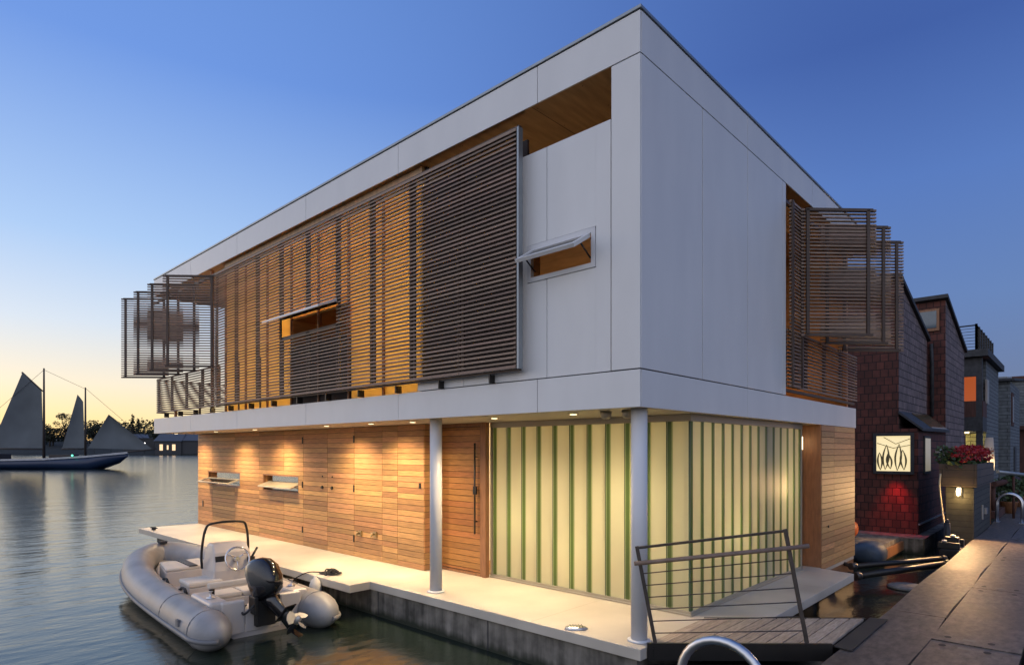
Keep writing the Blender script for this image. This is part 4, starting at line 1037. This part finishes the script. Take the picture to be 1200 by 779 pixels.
for x_, y_ in ((16.5, -1.645), (18.9, -2.0), (22, -2.05)):
    k = MB(); k.tube([(x_, y_, .0), (x_, y_, 1.14)], .03, 8); k.build('post', 'brownwall', t)
rg = random.Random(21)
for i, (x_, y_) in enumerate(((18.2, -1.30), (21.0, -1.35))):
    t = thing('potted_shrub', ['dark leafy shrub in a pot by the dock edge past the hoop rail', 'second dark shrub in a pot farther along the dock edge'][i], 'plant', (x_, y_, .0), group='shrubs in pots along the dock')
    k = MB(); k.lathe((x_, y_ - .12, 0.005), [(.16, 0), (.22, .32), (.24, .34), (.2, .34)], 16); k.build('pot', 'frame_wood', t)
    k = MB(); leafcloud(k, (x_, y_ - .12, .72), .42, .36, .42, 420, .12, 0, rg); k.tube([(x_, y_ - .12, .33), (x_, y_ - .12, .7)], .03, 6); k.build('foliage', 'leaf', t)
k = MB(); k.tube([(16.2, -1.25, .92), (20.5, -1.5, .92)], .08, 10); k.tube([(16.3, -1.22, .2), (16.3, -1.22, .9)], .06, 8); k.tube([(20.3, -1.47, .2), (20.3, -1.47, .9)], .06, 8); k.box(16, 20.6, -1.359, -1.1, .0, .2)
k.build('log_rail', 'brownwall', label='dark red log rail low beside the dock beyond the planter', cat='railing')

# ------------------------------------------------------------------ schooner
r_ = Vector((.68, -.733, 0)); fw = Vector((.733, .68, 0)); CAM = Vector((-4.982, -2.998, 1.845))
SD = 77.0; O_ = CAM + fw * SD; SO = O_ + r_ * (-64.2 + 16.0) + Vector((0, 0, -1.845 - .47))     # bow waterline
SH = thing('schooner', 'two masted schooner with grey sails and dark blue hull sailing past', 'sailing ship', tuple(O_ + r_ * (-60) + Vector((0, 0, -2.315))), math.atan2(-.733, .68), world=False)
# local x forward (to the right of the picture), y to the far side; origin amidships at the waterline
M['navy'] = mat('navy hull', (.012, .028, .075), .3, var=.1); M['shipwhite'] = mat('ship white', (.5, .5, .5), .5); M['sail'] = mat('grey sailcloth', (.11, .125, .135), .8, var=.12, scale=.5)
M['spar'] = mat('dark spar', (.04, .03, .025), .6)
k = MB(); secs = []
for x_, w_, top in ((-13, 1.2, 1.3), (-11, 1.9, 1.15), (-4, 2.4, 1.0), (3, 2.2, 1.15), (7.5, 1.3, 1.45), (10.8, .25, 1.8), (11.8, .04, 1.92)):
    bz = -.5 if x_ < 9 else (.7 if x_ < 11 else 1.5)
    secs.append([(x_, -w_, top), (x_, -w_ * .8, .2 if x_ < 10 else top - .4), (x_, 0, bz), (x_, w_ * .8, .2 if x_ < 10 else top - .4), (x_, w_, top)])
k.loft(secs); k.build('hull', 'navy', SH, recalc=True)
k = MB()
for (x0, w0, t0), (x1, w1, t1) in zip([(-13, 1.2, 1.3), (-11, 1.9, 1.15), (-4, 2.4, 1.0), (3, 2.2, 1.15), (7.5, 1.3, 1.45)], [(-11, 1.9, 1.15), (-4, 2.4, 1.0), (3, 2.2, 1.15), (7.5, 1.3, 1.45), (11.8, .05, 1.92)]):
    for sg in (-1, 1): k.bar((x0, sg * w0, t0 + .1), (x1, sg * w1, t1 + .1), .10, .22)
k.build('bulwark', 'shipwhite', SH)
for P_ in ((-8, -3.5, -.9, .9, 1.1, 1.9), (2.4, 5.2, -.7, .7, 1.1, 1.8)):
    k = MB(); k.box(*P_); k.build('deckhouse', 'spar', SH, bevel=.05)
k = MB(); k.tube([(1.3, 0, .5), (1.3, 0, 12.6)], [.17, .09], 8); k.build('mast', 'spar', SH)
k = MB(); k.tube([(6.5, 0, .5), (6.5, 0, 10.2)], [.15, .08], 8); k.build('mast', 'spar', SH)
for P_ in ([(9.8, 0, 1.9), (15.4, 0, 2.5)], [(-5.6, .1, 2.55), (1.3, 0, 2.45)], [(3.5, .1, 2.5), (6.5, 0, 2.5)], [(-1.6, .2, 12.1), (1.3, 0, 9.6)]):
    k = MB(); k.tube(P_, [.11, .07], 8); k.build('spar', 'spar', SH)
def sail(pts, belly):
    P_ = [Vector((x_, 0, z_)) for x_, z_ in pts]; n_ = 8; m = MB()
    def at(u, v):
        if len(P_) == 4: q = (P_[0] * (1 - u) + P_[1] * u) * (1 - v) + (P_[3] * (1 - u) + P_[2] * u) * v
        else: q = P_[0] * (1 - v) + (P_[1] * (1 - u) + P_[2] * u) * v
        return q + Vector((0, belly * math.sin(PI * u) * math.sin(PI * min(.95, v + .05)), 0))
    vs = [at(i / n_, j / n_) for j in range(n_ + 1) for i in range(n_ + 1)]; k0 = len(vs)
    vs += [v + Vector((0, .03, 0)) for v in vs]
    fs = []
    for j in range(n_):
        for i in range(n_):
            a_ = j * (n_ + 1) + i; fs.append((a_, a_ + 1, a_ + n_ + 2, a_ + n_ + 1)); fs.append((k0 + a_ + n_ + 1, k0 + a_ + n_ + 2, k0 + a_ + 1, k0 + a_))
    m.add(vs, fs, 0, True); m.build('sail', 'sail', SH)
sail([(-5.4, 2.65), (1.2, 2.6), (1.0, 9.9), (-1.43, 12.0)], .5)
sail([(3.6, 2.65), (6.4, 2.6), (6.2, 8.4), (5.5, 9.3)], .35)
sail([(9.4, 6.8), (6.8, 2.6), (15.0, 2.35)], .5)
for P_ in ([(9.4, 0, 6.8), (15.2, 0, 2.5)], [(6.5, 0, 10.1), (15.4, 0, 2.5)], [(1.3, 0, 12.4), (6.5, 0, 10.0)], [(1.3, 0, 12.4), (-11.5, 0, 1.4)]):
    k = MB(); k.tube(P_, .02, 5); k.build('stay', 'spar', SH)
k = MB(); k.ell((6.2, -1.9, 1.7), .12, .1, .1); k.build('green_light', emit('green running light', (.1, 1, .55), 3.0), SH)
k = MB(); k.ell((-3.6, -2.3, 1.5), .12, .1, .1); k.build('stern_light', emit('pale running light', (1, .8, .55), 3.0), SH)

# ------------------------------------------------------------------ far shore
def far(px, dist, z): return CAM + fw * dist + r_ * ((px - 600) / 719.5 * dist) + Vector((0, 0, z - 1.845))
M['land'] = mat('dark shore land', (.012, .014, .010), .95, var=.4, scale=.05)
M['farleaf'] = mat('dark tree leaves', (.028, .034, .018), .9, var=.4, scale=.2)
M['bark'] = mat('bark', (.05, .035, .025), .9)
n_ = 60; vs = []; fs = []
rows_ = ((300, -.6), (304, .6), (330, 3.0), (370, 6), (480, 9), (700, 2))
for dd, hz in rows_:
    for i in range(n_ + 1):
        px = -500 + 2000 * i / n_; p_ = far(px, dd, hz * (1 + .25 * math.sin(i * .9) + .2 * math.sin(i * .37 + 1)) if hz > 0 else hz); vs.append(p_)
for q in range(len(rows_) - 1):
    for i in range(n_):
        a_ = q * (n_ + 1) + i; fs.append((a_, a_ + 1, a_ + n_ + 2, a_ + n_ + 1))
m = MB(); m.add(vs, fs, 0, True); m.build('far_shore', 'land', kind='structure', label='low dark shore across the lake', cat='shore')
rg = random.Random(4)
wood = MB()
for i in range(150):
    px = -420 + 9 * i + rg.uniform(-6, 6)
    if 60 < px < 90: hgt_ = rg.uniform(9, 12)
    else: hgt_ = rg.uniform(14, 19)
    dd = rg.uniform(334, 372); b_ = far(px, dd, 2.5); R_ = rg.uniform(4.5, 8)
    wood.tube([b_, b_ + Vector((0, 0, hgt_ * .7))], [.5, .2], 6, 1)
    for q in range(7):
        c_ = b_ + Vector((rg.uniform(-R_, R_) * .9, rg.uniform(-R_, R_) * .8, hgt_ * rg.uniform(.15, .9)))
        leafcloud(wood, c_, R_ * .6, R_ * .6, R_ * .42, 60, 1.3, 0, rg, .0)
wood.build('far_wood', ['farleaf', 'bark'], kind='stuff', label='dark band of trees along the far shore', cat='wood')
def tree(px, dd, hgt_, R_, lobes, label, name, slim=False):
    b_ = far(px, dd, 1.8); t = thing(name, label, 'tree', tuple(b_))
    m = MB(); m.tube([b_, b_ + Vector((.2, 0, hgt_ * .5)), b_ + Vector((0, .2, hgt_ * .9))], [.55, .35, .1], 7)
    tips = []
    for q in range(lobes):
        if slim: c_ = b_ + Vector((rg.uniform(-.3, .3), rg.uniform(-.3, .3), hgt_ * (.15 + .8 * q / lobes)))
        else:
            a_ = rg.uniform(0, 2 * PI); rr_ = R_ * rg.uniform(.2, .95); c_ = b_ + Vector((rr_ * math.cos(a_), rr_ * math.sin(a_), hgt_ * rg.uniform(.5, .95)))
        tips.append(c_); m.tube([b_ + Vector((0, 0, min(hgt_ * .5, (c_.z - b_.z) * .8))), c_], [.2, .06], 5)
    m.build('trunk', 'bark', t)
    m = MB()
    for q, c_ in enumerate(tips):
        s_ = R_ * (1.15 - .8 * q / lobes if slim else .42); leafcloud(m, c_, s_, s_, hgt_ / lobes if slim else s_ * .75, 90, .75, 0, rg, .1)
    m.build('crown', 'farleaf', t)
tree(76, 330, 19.5, 5.5, 14, 'tall open crowned tree rising above the shore between the sails', 'broadleaf_tree')
tree(155, 326, 20, 1.7, 8, 'taller dark poplar on the far shore left of the pair', 'poplar_tree', True)
tree(162, 326, 18, 1.4, 8, 'shorter dark poplar on the far shore right of the pair', 'poplar_tree', True)
tree(186, 310, 11.5, 5.0, 16, 'wide dark tree standing before the lit shore house', 'broadleaf_tree')
tree(58, 332, 12.5, 4.0, 10, 'low rounded tree on the shore beside the tall open one', 'broadleaf_tree')
tree(110, 330, 13.5, 5.0, 12, 'broad shore tree behind the fore sail of the schooner', 'broadleaf_tree')
def shore_house(px, dd, wid, dep, hh, rf, label, roofm, lit):
    c_ = far(px, dd, 1.0); t = thing('shore_house', label, 'house', tuple(c_), math.atan2(-.733, .68), group='houses on the far shore', world=False)
    k = MB(); k.box(-wid / 2, wid / 2, 0, dep, -1.5, hh); k.build('wall', 'roof', t)
    k = MB(); k.add([(-wid / 2 - .5, -.6, hh), (wid / 2 + .5, -.6, hh), (wid / 2 + .5, dep + .5, hh), (-wid / 2 - .5, dep + .5, hh), (-wid / 2, dep / 2, hh + rf), (wid / 2, dep / 2, hh + rf)], [(3, 2, 1, 0), (0, 1, 5, 4), (1, 2, 5), (2, 3, 4, 5), (3, 0, 4)])
    k.build('roof', roofm, t)
    for a_, b_, c2, e2 in lit:
        k = MB(); k.box(a_, b_, -.06, -.01, c2, e2); k.build('window', M['shorewin'], t)
M['shorewin'] = emit('warm shore window', (1, .62, .24), 1.2)
M['paleroof'] = mat('pale roof', (.07, .08, .10), .6)
shore_house(197, 301.5, 13, 10, 5.4, 4.2, 'shore house with two warm lit windows under a blue grey roof', 'paleroof', [(-4.2, -2.6, .8, 3.8), (-.6, .2, 1.2, 3.4), (2.0, 3.6, .8, 3.8)])
shore_house(222, 302, 13, 9, 5.6, 3.6, 'dark shore house right of the one with lit windows', 'paleroof', [])
shore_house(163, 318, 16, 8, 7.2, 2.2, 'long pale roofed shore house behind the jib and wide dark tree', 'paleroof', [])
for i, (px, nm) in enumerate(((110.5, 'left'), (130, 'middle'), (169.5, 'right'))):
    b_ = far(px, 300.5, .2); t = thing('shore_lamp', {'left': 'leftmost small white lamp on the dark far shore', 'middle': 'small white shore lamp between the two others', 'right': 'rightmost small white shore lamp beside the jib'}[nm], 'lamp', tuple(b_), group='white lamps along the far shore')
    k = MB(); k.tube([b_, b_ + Vector((0, 0, 5.0))], .09, 6); k.build('post', 'black', t)
    k = MB(); k.ell(b_ + Vector((0, 0, 5.2)), .34, .34, .3, 0, 10, 6); k.build('globe', emit('white shore lamp', (1, .95, .85), 5.0), t)

# ------------------------------------------------------------------ sky, sun, camera
SUNAZ = math.radians(108)
wd_ = bpy.data.worlds.new('World'); S.world = wd_; wd_.use_nodes = True
N = wd_.node_tree.nodes; L = wd_.node_tree.links; N.clear()
out = N.new('ShaderNodeOutputWorld')
tc = N.new('ShaderNodeTexCoord'); sep = N.new('ShaderNodeSeparateXYZ'); L.new(tc.outputs['Generated'], sep.inputs[0])
def math_(op, a, b=None, c=None):
    n = N.new('ShaderNodeMath'); n.operation = op
    for i, v in enumerate((a, b, c)):
        if v is None: continue
        if isinstance(v, (int, float)): n.inputs[i].default_value = v
        else: L.new(v, n.inputs[i])
    return n.outputs[0]
def ramp(fac, stops):
    r = N.new('ShaderNodeValToRGB'); e = r.color_ramp.elements
    while len(e) < len(stops): e.new(.5)
    for q, (p_, c_) in zip(e, stops): q.position = p_; q.color = (*c_, 1)
    L.new(fac, r.inputs['Fac']); return r.outputs['Color']
def smooth(v, a, b):
    n = N.new('ShaderNodeMapRange'); n.interpolation_type = 'SMOOTHSTEP'; n.inputs['From Min'].default_value = a; n.inputs['From Max'].default_value = b
    L.new(v, n.inputs['Value']); return n.outputs['Result']
z_ = math_('MAXIMUM', sep.outputs['Z'], 0.0)
hl_ = math_('SQRT', math_('ADD', math_('MULTIPLY', sep.outputs['X'], sep.outputs['X']), math_('MULTIPLY', sep.outputs['Y'], sep.outputs['Y'])))
hl_ = math_('MAXIMUM', hl_, .001)
def azdot(vx, vy): return math_('DIVIDE', math_('ADD', math_('MULTIPLY', sep.outputs['X'], vx), math_('MULTIPLY', sep.outputs['Y'], vy)), hl_)
sunset = ramp(z_, [(0, (.92, .50, .16)), (.035, (1, .78, .38)), (.09, (.90, .80, .64)), (.17, (.64, .73, .86)), (.28, (.38, .57, .89)), (.49, (.145, .30, .75)), (1, (.08, .17, .45))])
anti = ramp(z_, [(0, (.17, .21, .34)), (.1, (.125, .185, .37)), (.2, (.115, .205, .46)), (.35, (.085, .18, .50)), (.5, (.045, .105, .37)), (1, (.07, .15, .42))])
fa = smooth(azdot(math.cos(SUNAZ), math.sin(SUNAZ)), -.15, .92)
mx = N.new('ShaderNodeMix'); mx.data_type = 'RGBA'; L.new(fa, mx.inputs[0]); L.new(anti, mx.inputs[6]); L.new(sunset, mx.inputs[7])
# sky behind the viewer, brightened beyond dusk to light the house walls
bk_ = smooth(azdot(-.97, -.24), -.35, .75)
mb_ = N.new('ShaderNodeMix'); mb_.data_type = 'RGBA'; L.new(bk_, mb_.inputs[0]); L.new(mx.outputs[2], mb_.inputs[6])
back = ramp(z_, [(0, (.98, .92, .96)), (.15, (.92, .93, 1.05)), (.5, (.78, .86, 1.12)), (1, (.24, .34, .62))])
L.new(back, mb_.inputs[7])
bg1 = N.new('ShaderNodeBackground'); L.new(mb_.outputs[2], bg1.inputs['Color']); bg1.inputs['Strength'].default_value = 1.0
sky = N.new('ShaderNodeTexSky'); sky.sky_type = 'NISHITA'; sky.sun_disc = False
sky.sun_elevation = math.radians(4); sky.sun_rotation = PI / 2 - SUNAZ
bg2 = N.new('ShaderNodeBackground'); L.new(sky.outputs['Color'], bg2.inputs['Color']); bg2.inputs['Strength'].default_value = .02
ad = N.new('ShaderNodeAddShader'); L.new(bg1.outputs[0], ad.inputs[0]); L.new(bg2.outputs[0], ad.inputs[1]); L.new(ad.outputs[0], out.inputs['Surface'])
sn = bpy.data.lights.new('sun', 'SUN'); sn.energy = .18; sn.angle = math.radians(25); sn.color = (1, .86, .72)
so_ = bpy.data.objects.new('sun', sn); COL.objects.link(so_)
el = math.radians(9); dirv = Vector((math.cos(SUNAZ) * math.cos(el), math.sin(SUNAZ) * math.cos(el), math.sin(el)))
so_.rotation_euler = (-dirv).to_track_quat('-Z', 'Y').to_euler(); so_.location = (0, 0, 30)

cam = bpy.data.cameras.new('camera'); co_ = bpy.data.objects.new('camera', cam); COL.objects.link(co_)
co_.location = CAM; co_.rotation_euler = Vector((.7331, .6801, 0)).to_track_quat('-Z', 'Y').to_euler()
cam.sensor_width = 36; cam.lens = 36 * 719.5 / 1200; cam.shift_y = 138 / 1200; cam.clip_end = 6000; cam.clip_start = .05
S.camera = co_
S.view_settings.view_transform = 'Standard'; S.view_settings.look = 'None'; S.view_settings.exposure = 0; S.view_settings.gamma = 1
S.cycles.use_denoising = True; S.cycles.max_bounces = 7; S.cycles.diffuse_bounces = 4; S.cycles.glossy_bounces = 4; S.cycles.transmission_bounces = 4
S.cycles.sample_clamp_indirect = 4.0; S.cycles.caustics_reflective = False; S.cycles.caustics_refractive = False
S.render.use_persistent_data = False
clean()
